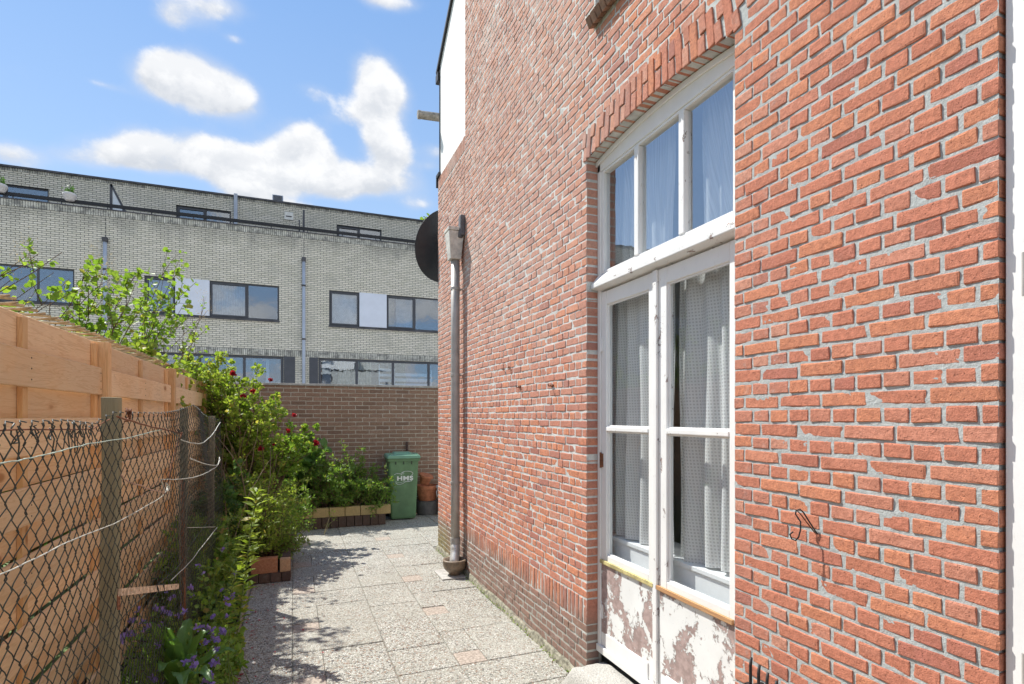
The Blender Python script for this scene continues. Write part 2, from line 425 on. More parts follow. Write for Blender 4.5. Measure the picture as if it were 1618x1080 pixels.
mat_darkplastic = simple('dark_dish', (.032, .033, .04), .45, .12, 6, .4)
mat_bin = simple('green_plastic', (.125, .225, .11), .5, .16, 7, .45, 0, .0006, 30)
mat_binlid = simple('green_lid', (.18, .35, .235), .45, .10, 7, .45)
mat_logo = simple('white_print', (.80, .80, .78), .6, .05, 30)
mat_terra = simple('terracotta', (.46, .17, .09), .85, .22, 20, .25, 0, .001, 90)
mat_greybucket = simple('grey_bucket', (.13, .12, .12), .6, .2, 15)
mat_whiteplastic = simple('white_plastic', (.62, .60, .60), .6, .1, 20)
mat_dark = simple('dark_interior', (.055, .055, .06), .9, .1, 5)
mat_room = simple('room_plaster', (.60, .60, .58), .9, .08, 3)
mat_sillin = simple('inside_sill', (.80, .80, .80), .6, .05, 5)
mat_netting = simple('yellow_brick', (.55, .40, .20), .9, .2, 60, .2, 0, .002, 200)

def glass_mat(name, base_refl=.08, tint=(.93, .96, .97)):
    m, n = newmat(name); t = m.node_tree
    wav = n.noise(posn(n), 3, 2, .5)
    nb = n('ShaderNodeBump', {'Height': wav, 'Distance': .004, 'Strength': .35})
    fr = n.math('POWER', n('ShaderNodeLayerWeight', {'Blend': .5}, out=1), 4.2)
    f = n.ramp(fr, 0, 1, base_refl, 1, 'LINEAR')
    tr = n('ShaderNodeBsdfTransparent', {'Color': tint}); gl = n('ShaderNodeBsdfGlossy', {'Color': (.95, .97, 1), 'Roughness': .012, 'Normal': nb})
    sh = n('ShaderNodeMixShader', {0: f, 1: tr, 2: gl})
    o = t.nodes.new('ShaderNodeOutputMaterial'); t.links.new(sh, o.inputs[0]); return m
mat_glass = glass_mat('window_glass', .05)
mat_glass_up = glass_mat('toplight_glass', .36)
mat_glass_far = glass_mat('coated_glass', .21, (.75, .82, .88))

def curtain_mat(name, waffle, alpha, c=(.82, .83, .84)):
    m, n = newmat(name); t = m.node_tree
    uv = n('ShaderNodeUVMap'); sp = n('ShaderNodeSeparateXYZ', {0: uv}).node
    if waffle:
        fu = n.math('ABSOLUTE', n.math('SUBTRACT', n.math('FRACT', n.math('MULTIPLY', sp.outputs[0], 1/.016)), .5))
        fv = n.math('ABSOLUTE', n.math('SUBTRACT', n.math('FRACT', n.math('MULTIPLY', sp.outputs[1], 1/.016)), .5))
        hole = n.math('MULTIPLY', n.ramp(fu, .24, .32, 1, 0), n.ramp(fv, .22, .30, 1, 0))
        a = n.math('SUBTRACT', alpha, n.math('MULTIPLY', hole, .26))
    else:
        th = n.noise(n.vec('MULTIPLY', uv, (1, .02, 1)), 160, 3, .5)
        a = n.ramp(th, .3, .7, alpha-.18, alpha+.05)
    d = n('ShaderNodeBsdfDiffuse', {'Color': c+(1,)}); tl = n('ShaderNodeBsdfTranslucent', {'Color': c+(1,)})
    cl = n('ShaderNodeMixShader', {0: .35, 1: d, 2: tl}); tr = n('ShaderNodeBsdfTransparent')
    sh = n('ShaderNodeMixShader', {0: a, 1: tr, 2: cl})
    o = t.nodes.new('ShaderNodeOutputMaterial'); t.links.new(sh, o.inputs[0]); return m
mat_waffle = curtain_mat('waffle_net_curtain', True, 1.0, (.95, .95, .94))
mat_sheer = curtain_mat('sheer_curtain', False, .93, (.92, .94, .95))

def leaf_mat(name, a, b, c=None, trans=.45, rough=.5, spec=.35):
    m, n = newmat(name); t = m.node_tree
    tn = n('ShaderNodeAttribute', attribute_name='tone', out=2)
    cc = n.mix(tn, a, b)
    if c: cc = n.mix(n.ramp(tn, .93, .96), cc, c)
    cc = n.mix(n.ramp(n.noise(posn(n), 55, 3, .6), .3, .7, 0, .25), cc, tuple(x*.6 for x in a))
    pb = n('ShaderNodeBsdfPrincipled', {'Base Color': cc, 'Roughness': rough, 'Specular IOR Level': spec})
    tl = n('ShaderNodeBsdfTranslucent', {'Color': n.mix(1.0, cc, (1.5, 1.55, .7), 'MULTIPLY')})
    sh = n('ShaderNodeMixShader', {0: trans, 1: pb, 2: tl})
    o = t.nodes.new('ShaderNodeOutputMaterial'); t.links.new(sh, o.inputs[0]); return m
leaf_bright = leaf_mat('bright_leaf', (.15, .26, .04), (.30, .42, .08), (.40, .36, .10))
leaf_lime = leaf_mat('lime_leaf', (.17, .26, .035), (.36, .42, .10), (.50, .42, .15), .5)
leaf_mid = leaf_mat('mid_leaf', (.13, .24, .045), (.27, .38, .08), (.30, .22, .08))
leaf_dark = leaf_mat('dark_leaf', (.07, .15, .045), (.14, .25, .065), (.12, .16, .05), .35)
leaf_fern = leaf_mat('fern_leaf', (.14, .24, .045), (.30, .38, .09), (.27, .20, .08), .4)
leaf_big = leaf_mat('broad_leaf', (.13, .26, .07), (.20, .34, .09), None, .35, .4, .5)
petal_purple = leaf_mat('purple_petal', (.16, .10, .50), (.30, .22, .68), None, .35)
petal_red = leaf_mat('red_petal', (.30, .010, .03), (.48, .03, .07), None, .3)
petal_tan = leaf_mat('faded_plume', (.48, .34, .25), (.62, .48, .38), None, .3)

# ------------------------------------------------------------------ bricks
BL, BH, BD = .155, .0415, .016
def brick_variant(seed, nu, nv, depth=BD, jo=.0021, jf=.0006, rnd=.0017):
    r = np.random.RandomState(seed)
    us = np.concatenate([[0, .022], np.linspace(.022, .978, nu-2)[1:-1], [.978, 1]])-.5
    ws = np.concatenate([[0, .15], np.linspace(.15, .85, nv-2)[1:-1], [.85, 1]])-.5 if nv > 4 else np.array([0, .085, .915, 1])-.5
    V = []
    tilt = r.uniform(-.0016, .0016); tilt2 = r.uniform(-.0012, .0012)
    for j, w in enumerate(ws):
        for i, u in enumerate(us):
            edge = i in (0, nu-1) or j in (0, nv-1)
            corner = i in (0, nu-1) and j in (0, nv-1)
            x = u*BL+r.uniform(-jo, jo); z = w*BH+r.uniform(-jo, jo)
            if corner: x *= .988; z *= .94
            y = tilt*u*2+tilt2*w*2+r.uniform(-jf, jf)
            if edge: y -= rnd*r.uniform(.6, 1.5)
            if corner: y -= rnd*.5
            V.append((x, y, z))
    F = [(j*nu+i, (j+1)*nu+i, (j+1)*nu+i+1, j*nu+i+1) for j in range(nv-1) for i in range(nu-1)]
    sm = [False]*len(F)
    ring = [i for i in range(nu)]+[j*nu+nu-1 for j in range(1, nv)]+[(nv-1)*nu+i for i in range(nu-2, -1, -1)]+[j*nu for j in range(nv-2, 0, -1)]
    o = len(V)
    for k in ring:
        x, y, z = V[k]; V.append((x, -depth, z))
    m_ = len(ring)
    for k in range(m_):
        F.append((ring[k], ring[(k+1) % m_], o+(k+1) % m_, o+k)); sm.append(False)
    return np.array(V), np.array(F), np.array(sm)
VARS = {('s', 0): [brick_variant(100+i, 6, 4) for i in range(16)], ('h', 0): [brick_variant(200+i, 4, 4) for i in range(12)],
        ('s', 1): [brick_variant(300+i, 6, 4, .085) for i in range(8)], ('h', 1): [brick_variant(400+i, 4, 4, .085) for i in range(8)]}
def bmat(pos, rz, roll, L, H, yoff=0):
    return Matrix.Translation(pos) @ Matrix.Rotation(rz, 4, 'Z') @ Matrix.Rotation(roll, 4, 'Y') @ Matrix.Translation((0, yoff, 0)) @ Matrix.Diagonal((L/BL, 1, H/BH, 1))
def emit_bricks(bricks, parent, mat_o, mat_s, keep=300, flip=False):
    """bricks: list of (matrix, kind, deep). The `keep` largest in view become objects, the rest one mesh"""
    def score(b):
        p = b[0].translation; d = p.y*C_+p.x*S_
        if d < .3: return -1e9
        px = 809+871*(p.x*C_-p.y*S_)/d; py = 657-871*(p.z-1.6)/d
        vis = -12 < px < 1630 and -12 < py < 1092
        return (1e3 if vis else 0)+(1/d)*(1.35 if b[1] == 's' else 1)*10
    order = sorted(range(len(bricks)), key=lambda i: -score(bricks[i]))
    near = order[:keep]; rest = order[keep:]
    meshes = {}
    for i in near:
        mt, kd, deep = bricks[i]; k = rng.randrange(len(VARS[(kd, deep)])); key = (kd, deep, k)
        if key not in meshes:
            V, F, sm = VARS[(kd, deep)][k]
            me = bpy.data.meshes.new('brick'); me.from_pydata(V.tolist(), [], F.tolist()); me.polygons.foreach_set('use_smooth', sm); me.materials.append(mat_o); meshes[key] = me
        o = bpy.data.objects.new('brick', meshes[key]); COL.objects.link(o); o.parent = parent; o.matrix_local = mt
    Vs = []; Fs = []; T = []; Sm = []; off = 0
    for i in rest:
        mt, kd, deep = bricks[i]; V, F, sm = rng.choice(VARS[(kd, deep)])
        A = np.array(mt); P = V @ A[:3, :3].T + A[:3, 3]
        Vs.append(P); Fs.append(F+off); off += len(P); T.append(np.full(len(F), rng.random())); Sm.append(sm)
    if Vs:
        o = arr_mesh('brick_rows', np.concatenate(Vs), np.concatenate(Fs), mat_s, np.concatenate(T), parent, np.concatenate(Sm))
        o['kind'] = 'stuff'
def rows(y0, y1, z0, z1, pitch, sl, holes, start=0, joint=.0100, wav=.004, seed=0, bond='dutch'):
    """yields (centre along wall, z, length, kind, at_end_low, at_end_high) with the holes' intervals cut out"""
    r = random.Random(seed); k = 0; z = z0+pitch/2
    while z < z1:
        ivs = [(y0, y1)]
        for h in holes:
            iv = h(z)
            if iv:
                nw = []
                for a, b in ivs:
                    if iv[1] <= a or iv[0] >= b: nw.append((a, b)); continue
                    if iv[0] > a: nw.append((a, iv[0]))
                    if iv[1] < b: nw.append((iv[1], b))
                ivs = nw
        kk = k+start
        for a, b in ivs:
            if bond == 'dutch':
                header = kk % 2 == 1; unit = sl/2 if header else sl
                ph = sl/4 if header else (0, 0, sl/2, 0)[kk % 4]
                g = math.floor((a-y0)/unit)*unit+y0-unit+ph
                # the first stone at a wall end takes up the remainder
            else:
                header = False; unit = sl; g = y0-unit+(sl/2 if kk % 2 else 0)
            c = g
            cuts = []
            while c < b+unit:
                if c > a+.035 and c < b-.035: cuts.append(c+r.uniform(-.0035, .0035))
                c += unit
            pts = [a]+cuts+[b]
            for i in range(len(pts)-1):
                L = pts[i+1]-pts[i]-joint*r.uniform(.8, 1.3)
                if L < .02: continue
                kd = 's' if L > .11 else 'h'
                yield ((pts[i]+pts[i+1])/2, z, L, kd, i == 0, i == len(pts)-2)
        z += pitch; k += 1

# ================================================================== GROUND
def ground():
    me = M(); s = 600
    me.add([(-s, -s, -.06), (s, -s, -.06), (s, s, -.06), (-s, s, -.06)], [(0, 1, 2, 3)])
    o = build('ground', me, mat_soil); structure(o, 'bare dark earth under and around the yard')
    # bed soil, lumpy
    xs = np.linspace(-1.0, -.40, 26); ys = np.linspace(.4, 9.0, 200)
    X, Y = np.meshgrid(xs, ys); Z = -.01+.05*vn(X*6, Y*6, 1)+.025*vn(X*20, Y*20, 2)
    V = np.stack([X, Y, Z], -1).reshape(-1, 3); nx = len(xs); ny = len(ys)
    I = (np.arange(ny-1)[:, None]*nx+np.arange(nx-1)[None]).ravel()
    F = np.stack([I, I+1, I+1+nx, I+nx], 1)
    b = arr_mesh('flower_bed_soil', V, F, mat_soil, smooth=True); structure(b, 'dark soil of the flower bed along the fence')
    # sub-base below the slabs: visible only in the joints
    m = M().box(-.40, 1.60, -6.0, 6.2, -.05, -.007); m.box(-.40, 5.0, 6.2+.001, 9.0, -.05, -.007)
    j = build('joint_sand', m, simple('joint_sand', (.20, .185, .155), .95, .3, 50, .1, 0, .004, 90)); structure(j, 'sand and dirt in the joints of the path')
ground()
st = build('bounce_ground', M().add([(-40, 9.4, -.03), (30, 9.4, -.03), (30, 20.99, -.03), (-40, 20.99, -.03)], [(0, 1, 2, 3)]), simple('pale_bounce_ground', (.50, .48, .44), .9, .15, 3)); structure(st, 'unseen pale ground added to bounce light onto the flats')  # unseen pale ground before the flats, added to bounce sunlight onto them
nb = build('neighbour_lawn', M().add([(-14, -6, -.03), (-1.2, -6, -.03), (-1.2, 9.3, -.03), (-14, 9.3, -.03)], [(0, 1, 2, 3)]), simple('neighbour_lawn', (.12, .17, .06), .9, .3, 8)); structure(nb, 'lawn of the neighbouring garden')

def path():
    root = thing('path', 'exposed aggregate slab path with pinkish square insert tiles', 'path')
    del root['category']; root['kind'] = 'structure'
    px, py = 1.0, .95
    cell = [('i', 0, .19, 0, .19), ('s', .19, .60, 0, .57), ('s', .60, 1.0, 0, .38), ('s', 0, .19, .19, .57),
            ('s', .60, 1.0, .38, .95), ('s', 0, .60, .57, .95)]
    r = random.Random(3); shared = {}
    for i in range(-2, 5):
        for j in range(-9, 7):
            ox, oy = i*px, 3.41+j*py
            for kd, a, b, c, d in cell:
                x0, x1, y0, y1 = ox+a, ox+b, oy+c, oy+d
                xl = -.355; xr = 1.598 if y0 < 6.3 else 4.6
                x0c, x1c = max(x0, xl), min(x1, xr); y1c = min(y1, 9.0)
                if x1c-x0c < .03 or y1c-y0 < .05 or y0 < -5.5: continue
                gp = .0022
                hx, hy = (x1c-x0c)/2-gp, (y1c-y0)/2-gp
                key = (kd, round(hx, 3), round(hy, 3))
                if key not in shared:
                    me = bpy.data.meshes.new('slab'); b8 = M().box(-hx, hx, -hy, hy, -.04, 0)
                    # bevelled rim
                    e = .004
                    v = [(-hx, -hy, -.04), (hx, -hy, -.04), (hx, hy, -.04), (-hx, hy, -.04), (-hx, -hy, -e), (hx, -hy, -e), (hx, hy, -e), (-hx, hy, -e),
                         (-hx+e, -hy+e, 0), (hx-e, -hy+e, 0), (hx-e, hy-e, 0), (-hx+e, hy-e, 0)]
                    f = [(0, 1, 5, 4), (1, 2, 6, 5), (2, 3, 7, 6), (3, 0, 4, 7), (4, 5, 9, 8), (5, 6, 10, 9), (6, 7, 11, 10), (7, 4, 8, 11), (8, 9, 10, 11)]
                    me.from_pydata(v, [], f); me.materials.append(mat_slab if kd == 's' else mat_insert); shared[key] = me
                o = bpy.data.objects.new('slab' if kd == 's' else 'insert_tile', shared[key]); COL.objects.link(o); o.parent = root
                o.location = ((x0c+x1c)/2, (y0+y1c)/2, r.uniform(-.003, .003)); o.rotation_euler = (r.uniform(-.004, .004), r.uniform(-.004, .004), r.uniform(-.003, .003))
path()

# ================================================================== HOUSE
WX = 1.62
house = thing('brick_house', 'old red brick house with tall white French doors along the path', 'house')
YO0, YO1 = 1.695, 2.87          # door opening
YP0 = .82                        # near end of the brick pier
YE = 5.35                        # where the annex begins
YC = (YO0+YO1)/2; HW = (YO1-YO0)/2
def arch_in(y): return 3.11+.046*(1-((y-YC)/HW)**2)
AT = .172
def door_hole(z):
    if z < 3.11+.02: 
        return (YO0, YO1)
    if z < 3.156+AT+.01:
        # extrados of the arch, a little wider than the opening
        q = (z+.006-3.11-AT)/.046
        half = HW+.06 if q <= 0 else (HW+.06)*math.sqrt(max(0, 1-q))
        if q >= 1: return None
        return (YC-half, YC+half)
    return None
UW = (1.30, 2.78)
def up_hole(z): return UW if 3.80 < z < 5.55 else None
PITCH = .0509
bricks = []
RZ = R(90)                       # local x -> +Y, outward -> -X
def waver(y, z): return float(.006*vn(np.array(y*1.7), np.array(z*2.3), 5)*2)
def soldier_hole(z): return (2.87, YE) if .355 < z < .515 else None
for (a, b, st) in ((YP0, YE, 0), (-2.2, -.25, 1)):
    for y, z, L, kd, e0, e1 in rows(a, b, .0, 6.3, PITCH, .1655, [door_hole, up_hole, soldier_hole], st, seed=int(a*10)):
        near_end = (abs(y-L/2-YP0) < .02) or (abs(y+L/2-YO0) < .02 and z < 3.1) or (abs(y-L/2-YO1) < .02 and z < 3.1)
        H = BH*rng.uniform(.92, 1.06); zz = z+waver(y, z)+rng.uniform(-.0016, .0016)
        proud = rng.uniform(.0010, .0040)
        bricks.append((bmat((WX, y+(-.003 if near_end and abs(y-L/2-YP0) < .02 else 0), zz), RZ, rng.uniform(-.006, .006), L+(.006 if near_end else 0), H, proud), kd, 1 if near_end else 0))
# soldier band near the ground
y = 2.87+.0215
while y < YE-.02:
    bricks.append((bmat((WX, y, .435), RZ, R(90)+rng.uniform(-.02, .02), .146*rng.uniform(.97, 1.02), .040, rng.uniform(.001, .005)), 's', 1 if y < 2.9 else 0)); y += .0505
# segmental arch over the doors
NV = 25
for i in range(NV):
    f = (i+.5)/NV; y = YO0-.028+f*(2*HW+.056); zb = arch_in(min(max(y, YO0), YO1)); ang = (y-YC)*.30
    def put(r0, r1):
        rc = (r0+r1)/2
        bricks.append((bmat((WX, y+math.sin(ang)*rc, zb+math.cos(ang)*rc), RZ, R(90)+ang*-1+rng.uniform(-.012, .012), (r1-r0)-.008, .0405, rng.uniform(.006, .009)), 's' if r1-r0 > .11 else 'h', 1))
    if i % 2: put(0, AT)
    elif i % 4 == 0: put(0, AT*.5); put(AT*.5, AT)
    else: put(0, AT*.56); put(AT*.56, AT)
emit_bricks(bricks, house, mat_brick_obj, mat_brick, 300)

def mortar_grid(y0, y1, z0, z1, res, skip, name='mortar_wall', amp=.0009, x=WX, parent=house, mat=mat_mortar):
    ys = np.linspace(y0, y1, max(2, int(round((y1-y0)/res))+1)); zs = np.linspace(z0, z1, max(2, int(round((z1-z0)/res))+1))
    Yg, Zg = np.meshgrid(ys, zs)
    Xg = x-amp*(2*vn(Yg*45, Zg*60, 3)+1.4*vn(Yg*130, Zg*140, 4))
    V = np.stack([Xg, Yg, Zg], -1).reshape(-1, 3); nx = len(ys); ny = len(zs)
    I = (np.arange(ny-1)[:, None]*nx+np.arange(nx-1)[None]).ravel()
    cy = (Yg[:-1, :-1]+Yg[1:, 1:]).ravel()/2; cz = (Zg[:-1, :-1]+Zg[1:, 1:]).ravel()/2
    keep = ~skip(cy, cz); I = I[keep]
    F = np.stack([I, I+nx, I+1+nx, I+1], 1)
    return arr_mesh(name, V, F, mat, None, parent, True)
def sk(cy, cz):
    inn = (cy > YO0) & (cy < YO1) & (cz < 3.115+.046*(1-((cy-YC)/HW)**2)+.004)
    up = (cy > UW[0]) & (cy < UW[1]) & (cz > 3.84) & (cz < 5.54)
    return inn | up
mortar_grid(YP0, YO0, 0, 3.0, .0075, sk)
mortar_grid(YO0, YO1+.03, 3.0, 3.84, .012, sk)
mortar_grid(YP0, YO0, 3.0, 3.84, .015, sk)
mortar_grid(YO1, YE, 0, 3.84, .016, sk)
mortar_grid(YP0, YE, 3.84, 6.3, .025, sk)
mortar_grid(-2.2, -.25, 0, 6.3, .03, sk)
# reveals of the openings: mortar returns
m = M()
def quadm(a, b, c, d): m.add([a, b, c, d], [(0, 1, 2, 3)])
RD = .10
for yy, z1 in ((YO0-.004, 3.12), (YO1+.004, 3.12), (YP0+.004, 6.3), (-.254, 6.3)):
    quadm((WX+.003, yy, 0), (WX+RD, yy, 0), (WX+RD, yy, z1), (WX+.003, yy, z1))
pv = None
for i in range(17):
    y = YO0+(YO1-YO0)*i/16; z = arch_in(y)+.004
    if pv: quadm((WX, pv[0], pv[1]), (WX+RD, pv[0], pv[1]), (WX+RD, y, z), (WX, y, z))
    pv = (y, z)
for yy in UW: quadm((WX, yy, 3.8), (WX+RD, yy, 3.8), (WX+RD, yy, 5.56), (WX, yy, 5.56))
quadm((WX, UW[0], 5.54), (WX+RD, UW[0], 5.54), (WX+RD, UW[1], 5.54), (WX, UW[1], 5.54))
build('reveal', m, mat_mortar, house)
# body of the house behind the outer leaf
m = M(); X2 = 7
def q4(*p): m.add(p, [(0, 1, 2, 3)])
q4((WX, -2.2, 6.3), (X2, -2.2, 6.3), (X2, YE, 6.3), (WX, YE, 6.3))
q4((WX, -2.2, 0), (X2, -2.2, 0), (X2, -2.2, 6.3), (WX, -2.2, 6.3))
q4((WX, YE, 0), (X2, YE, 0), (X2, YE, 6.3), (WX, YE, 6.3))
q4((X2, -2.2, 0), (X2, YE, 0), (X2, YE, 6.3), (X2, -2.2, 6.3))
build('wall', m, mat_mortar, house)
# room behind the doors and the upper window
m = M()
for (x0, x1, y0, y1, z0, z1, oy0, oy1, oz0, oz1) in ((WX+.09, 5, -1.0, 4.9, .0, 3.45, YO0-.0, YO1+.0, .0, 3.16), (WX+.09, 5, -1, 4.9, 3.6, 6.2, UW[0], UW[1], 3.84, 5.54)):
    q4((x0, y0, z0), (x1, y0, z0), (x1, y1, z0), (x0, y1, z0)); q4((x0, y0, z1), (x1, y0, z1), (x1, y1, z1), (x0, y1, z1))
    q4((x1, y0, z0), (x1, y1, z0), (x1, y1, z1), (x1, y0, z1)); q4((x0, y0, z0), (x1, y0, z0), (x1, y0, z1), (x0, y0, z1)); q4((x0, y1, z0), (x1, y1, z0), (x1, y1, z1), (x0, y1, z1))
    q4((x0, y0, z0), (x0, oy0, z0), (x0, oy0, z1), (x0, y0, z1)); q4((x0, oy1, z0), (x0, y1, z0), (x0, y1, z1), (x0, oy1, z1))
    q4((x0, oy0, oz1), (x0, oy1, oz1), (x0, oy1, z1), (x0, oy0, z1))
    if oz0 > z0: q4((x0, oy0, z0), (x0, oy1, z0), (x0, oy1, oz0), (x0, oy0, oz0))
build('room_wall', m, mat_room, house)
# brick-on-edge sill of the upper window, tilted outward
sill = build('window_sill', M().box(WX+.01, WX+.02, 2, 2.1, 3.85, 3.86), mat_mortar, house)
sbr = []
y = UW[0]-.05
mesh_v, mesh_f = [], []
m = M()
for i in range(32):
    yy = UW[0]-.03+i*.0497
    if yy > UW[1]+.03: break
    mt = Matrix.Translation((WX+.005, yy, 3.873)) @ Matrix.Rotation(R(-24), 4, 'Y')
    v, f, sm_ = None, None, None
    o = build('sill_brick', M().obox(Matrix.Identity(4), .062, .0205, .030), mat_wallbrick_o, sill, bevel=.004); o.matrix_local = mt
wf = build('window_frame', M().box(WX+.06, WX+.11, UW[0], UW[1], 3.9, 3.97).box(WX+.06, WX+.11, UW[0], UW[1], 5.46, 5.54).box(WX+.06, WX+.11, UW[0], UW[0]+.06, 3.97, 5.46).box(WX+.06, WX+.11, UW[1]-.06, UW[1], 3.97, 5.46).box(WX+.065, WX+.105, 2.0, 2.05, 3.97, 5.46), mat_paint, house, bevel=.003)
build('pane', M().add([(WX+.085, UW[0]+.05, 3.96), (WX+.085, UW[0]+.05, 5.47), (WX+.085, UW[1]-.05, 5.47), (WX+.085, UW[1]-.05, 3.96)], [(0, 1, 2, 3)]), mat_glass_up, wf)

# ---- French doors
FX = WX+.07
df = thing('x', 'x', 'x'); bpy.data.objects.remove(df)
m = M()
m.box(FX, FX+.07, YO1-.034, YO1-.001, .2, 3.10)                      # far jamb
m.box(FX, FX+.07, YO0+.001, YO0+.075, .2, 3.10)                      # near jamb
pv = []
N_ = 14
for i in range(N_+1):                                                 # arched head
    y = YO0+.002+(YO1-YO0-.004)*i/N_; pv.append((y, arch_in(y)+.002))
vs = []
for (y, z) in pv: vs += [(FX, y, 3.045), (FX, y, z), (FX+.07, y, 3.045), (FX+.07, y, z)]
fs = []
for i in range(N_):
    a = 4*i; b = a+4; fs += [(a, b, b+1, a+1), (a+2, a+3, b+3, b+2), (a, a+2, b+2, b), (a+1, b+1, b+3, a+3)]
fs += [(0, 1, 3, 2), (4*N_, 4*N_+2, 4*N_+3, 4*N_+1)]
m.add(vs, fs)
frame = build('door_frame', m, mat_paint, house, bevel=.003)
m = M()
vs = []
for (y, z) in pv: vs += [(FX-.012, y, z-.030), (FX-.012, y, z-.004), (FX-.0005, y, z-.030), (FX-.0005, y, z-.004)]
m.add(vs, fs); build('head_moulding', m, mat_paint, frame)
build('transom', M().add([(FX-.045, YO0-.0+.004, 2.352), (FX-.045, YO1-.002, 2.352), (FX+.05, YO1-.002, 2.335), (FX+.05, YO0+.004, 2.335),
                          (FX-.045, YO0+.004, 2.378), (FX-.045, YO1-.002, 2.378), (FX-.0, YO1-.002, 2.432), (FX-.0, YO0+.004, 2.432), (FX+.05, YO1-.002, 2.434), (FX+.05, YO0+.004, 2.434)],
                         [(0, 1, 2, 3), (0, 4, 5, 1), (4, 7, 6, 5), (7, 9, 8, 6), (3, 2, 8, 9), (0, 3, 9, 7, 4), (1, 5, 6, 8, 2)]), mat_paint_worn, frame, bevel=.004)
tl = build('toplight_frame', M().box(FX+.006, FX+.05, YO1-.062, YO1-.035, 2.436, 3.044).box(FX+.006, FX+.05, YO0+.075, YO0+.09, 2.436, 3.044).box(FX+.006, FX+.05, YO0+.09, YO1-.062, 2.436, 2.452).box(FX+.006, FX+.05, YO0+.09, YO1-.062, 3.030, 3.0445), mat_paint, house, bevel=.002)
for yb in (2.472, 2.108): build('glazing_bar', M().box(FX+.001, FX+.045, yb-.020, yb+.020, 2.4525, 3.0295), mat_paint_worn, tl, bevel=.005, seg=3)
for a, b in ((YO0+.09, 2.088), (2.128, 2.452), (2.492, YO1-.062)): build('pane', M().add([(FX+.028, a-.004, 2.448), (FX+.028, a-.004, 3.034), (FX+.028, b+.004, 3.034), (FX+.028, b+.004, 2.448)], [(0, 1, 2, 3)]), mat_glass_up, tl)
def leaf(y0, y1, gy0, gy1, zb, batmat, near):
    L = bpy.data.objects.new('door_leaf', None); COL.objects.link(L); L.parent = house
    x0, x1 = FX+.006, FX+.048
    build('stile', M().box(x0, x1, gy1, y1, .25, 2.33), mat_paint_worn if near else mat_paint, L, bevel=.003)
    build('stile', M().box(x0, x1, y0, gy0, .25, 2.33), mat_paint, L, bevel=.003)
    build('top_rail', M().box(x0+.001, x1, gy0+.0005, gy1-.0005, 2.25, 2.329), mat_paint, L, bevel=.003)
    build('middle_rail', M().box(x0+.001, x1, gy0+.0005, gy1-.0005, .742, .790), mat_paint, L, bevel=.003)
    build('bottom_rail', M().box(x0-.006, x1, gy0+.0005, gy1-.0005, .25, .335), mat_paint, L, bevel=.003)
    build('glazing_bar', M().box(x0-.004, x1-.005, gy0+.0005, gy1-.0005, 1.512, 1.538), mat_paint_worn, L, bevel=.005, seg=3)
    build('pane', M().add([(x0+.022, gy0-.004, .786), (x0+.022, gy0-.004, 2.254), (x0+.022, gy1+.004, 2.254), (x0+.022, gy1+.004, .786)], [(0, 1, 2, 3)]), mat_glass, L)
    build('batten', M().box(x0-.014, x0-.0005, y0+.004, y1-.004, .736, .758), batmat, L, bevel=.002)
    # lower panel, slightly buckled
    ys = np.linspace(gy0-.05, gy1+.05, 24); zs = np.linspace(.33, .742, 22); Yg, Zg = np.meshgrid(ys, zs)
    Xg = x0-.0015-.0025*vn(Yg*9, Zg*9, 8)-.0012*vn(Yg*40, Zg*40, 9)
    V = np.stack([Xg, Yg, Zg], -1).reshape(-1, 3); I = (np.arange(21)[:, None]*24+np.arange(23)[None]).ravel()
    arr_mesh('lower_panel', V, np.stack([I, I+24, I+25, I+1], 1), mat_peel, None, L, True)
    # bead around the glass
    bd = M()
    for a, b in ((.79, 1.512), (1.538, 2.25)):
        bd.box(x0+.010, x0+.021, gy0, gy0+.009, a, b).box(x0+.010, x0+.021, gy1-.009, gy1, a, b).box(x0+.010, x0+.021, gy0+.009, gy1-.009, a, a+.009).box(x0+.010, x0+.021, gy0+.009, gy1-.009, b-.009, b)
    build('glazing_bead', bd, mat_paint, L)
    return L
l1 = leaf(2.305, YO1-.036, 2.368, 2.778, .25, mat_batten_y, False); l1['label'] = 'far door leaf with mossy yellow batten and heavily flaked lower panel'
l2 = leaf(YO0+.077, 2.297, YO0+.11, 2.222, .25, mat_batten_o, True); l2['label'] = 'near door leaf with orange bare wood batten and large bare patches'
build('meeting_strip', M().box(FX-.008, FX+.005, 2.284, 2.318, .25, 2.33), mat_paint_worn, l1, bevel=.004)
for z in (2.02, 1.34, .45): build('hinge', M().tube([(FX+.002, YO1-.036, z-.045), (FX+.002, YO1-.036, z+.045)], .007, 8).box(FX+.0, FX+.005, YO1-.06, YO1-.037, z-.04, z+.04), mat_rust if z > 1.2 and z < 2 else mat_paint_worn, l1)
build('threshold', M().box(FX-.01, FX+.06, YO0+.002, YO1-.002, .205, .248), mat_paint, frame, bevel=.004)
# inside sill with panel below
m = M().box(1.768, 2.02, 1.70, 2.95, .862, .885); build('inside_sill', m, mat_sillin, house, bevel=.003)
m = M().box(1.778, 1.79, 1.70, 2.95, .25, .861); build('inside_panel', m, mat_sillin, house)

# right-hand opening near the camera
m = M().box(WX+.015, WX+.10, -.25+.004, YP0-.006, 0, 6.2)
rf = build('near_door_frame', m, mat_paint, house, bevel=.002)
build('gap_shade_sheet', M().box(WX+.10, WX+.104, -.25, YP0, 0, 6.25), mat_black, house)  # black sheet stands in for the shade in the frame's gap
for z in (1.94, .98, 2.9): build('hinge', M().box(WX+.006, WX+.0145, .745, .775, z-.05, z+.05).tube([(WX+.008, .772, z-.052), (WX+.008, .772, z+.052)], .006, 8), mat_pipe, rf)

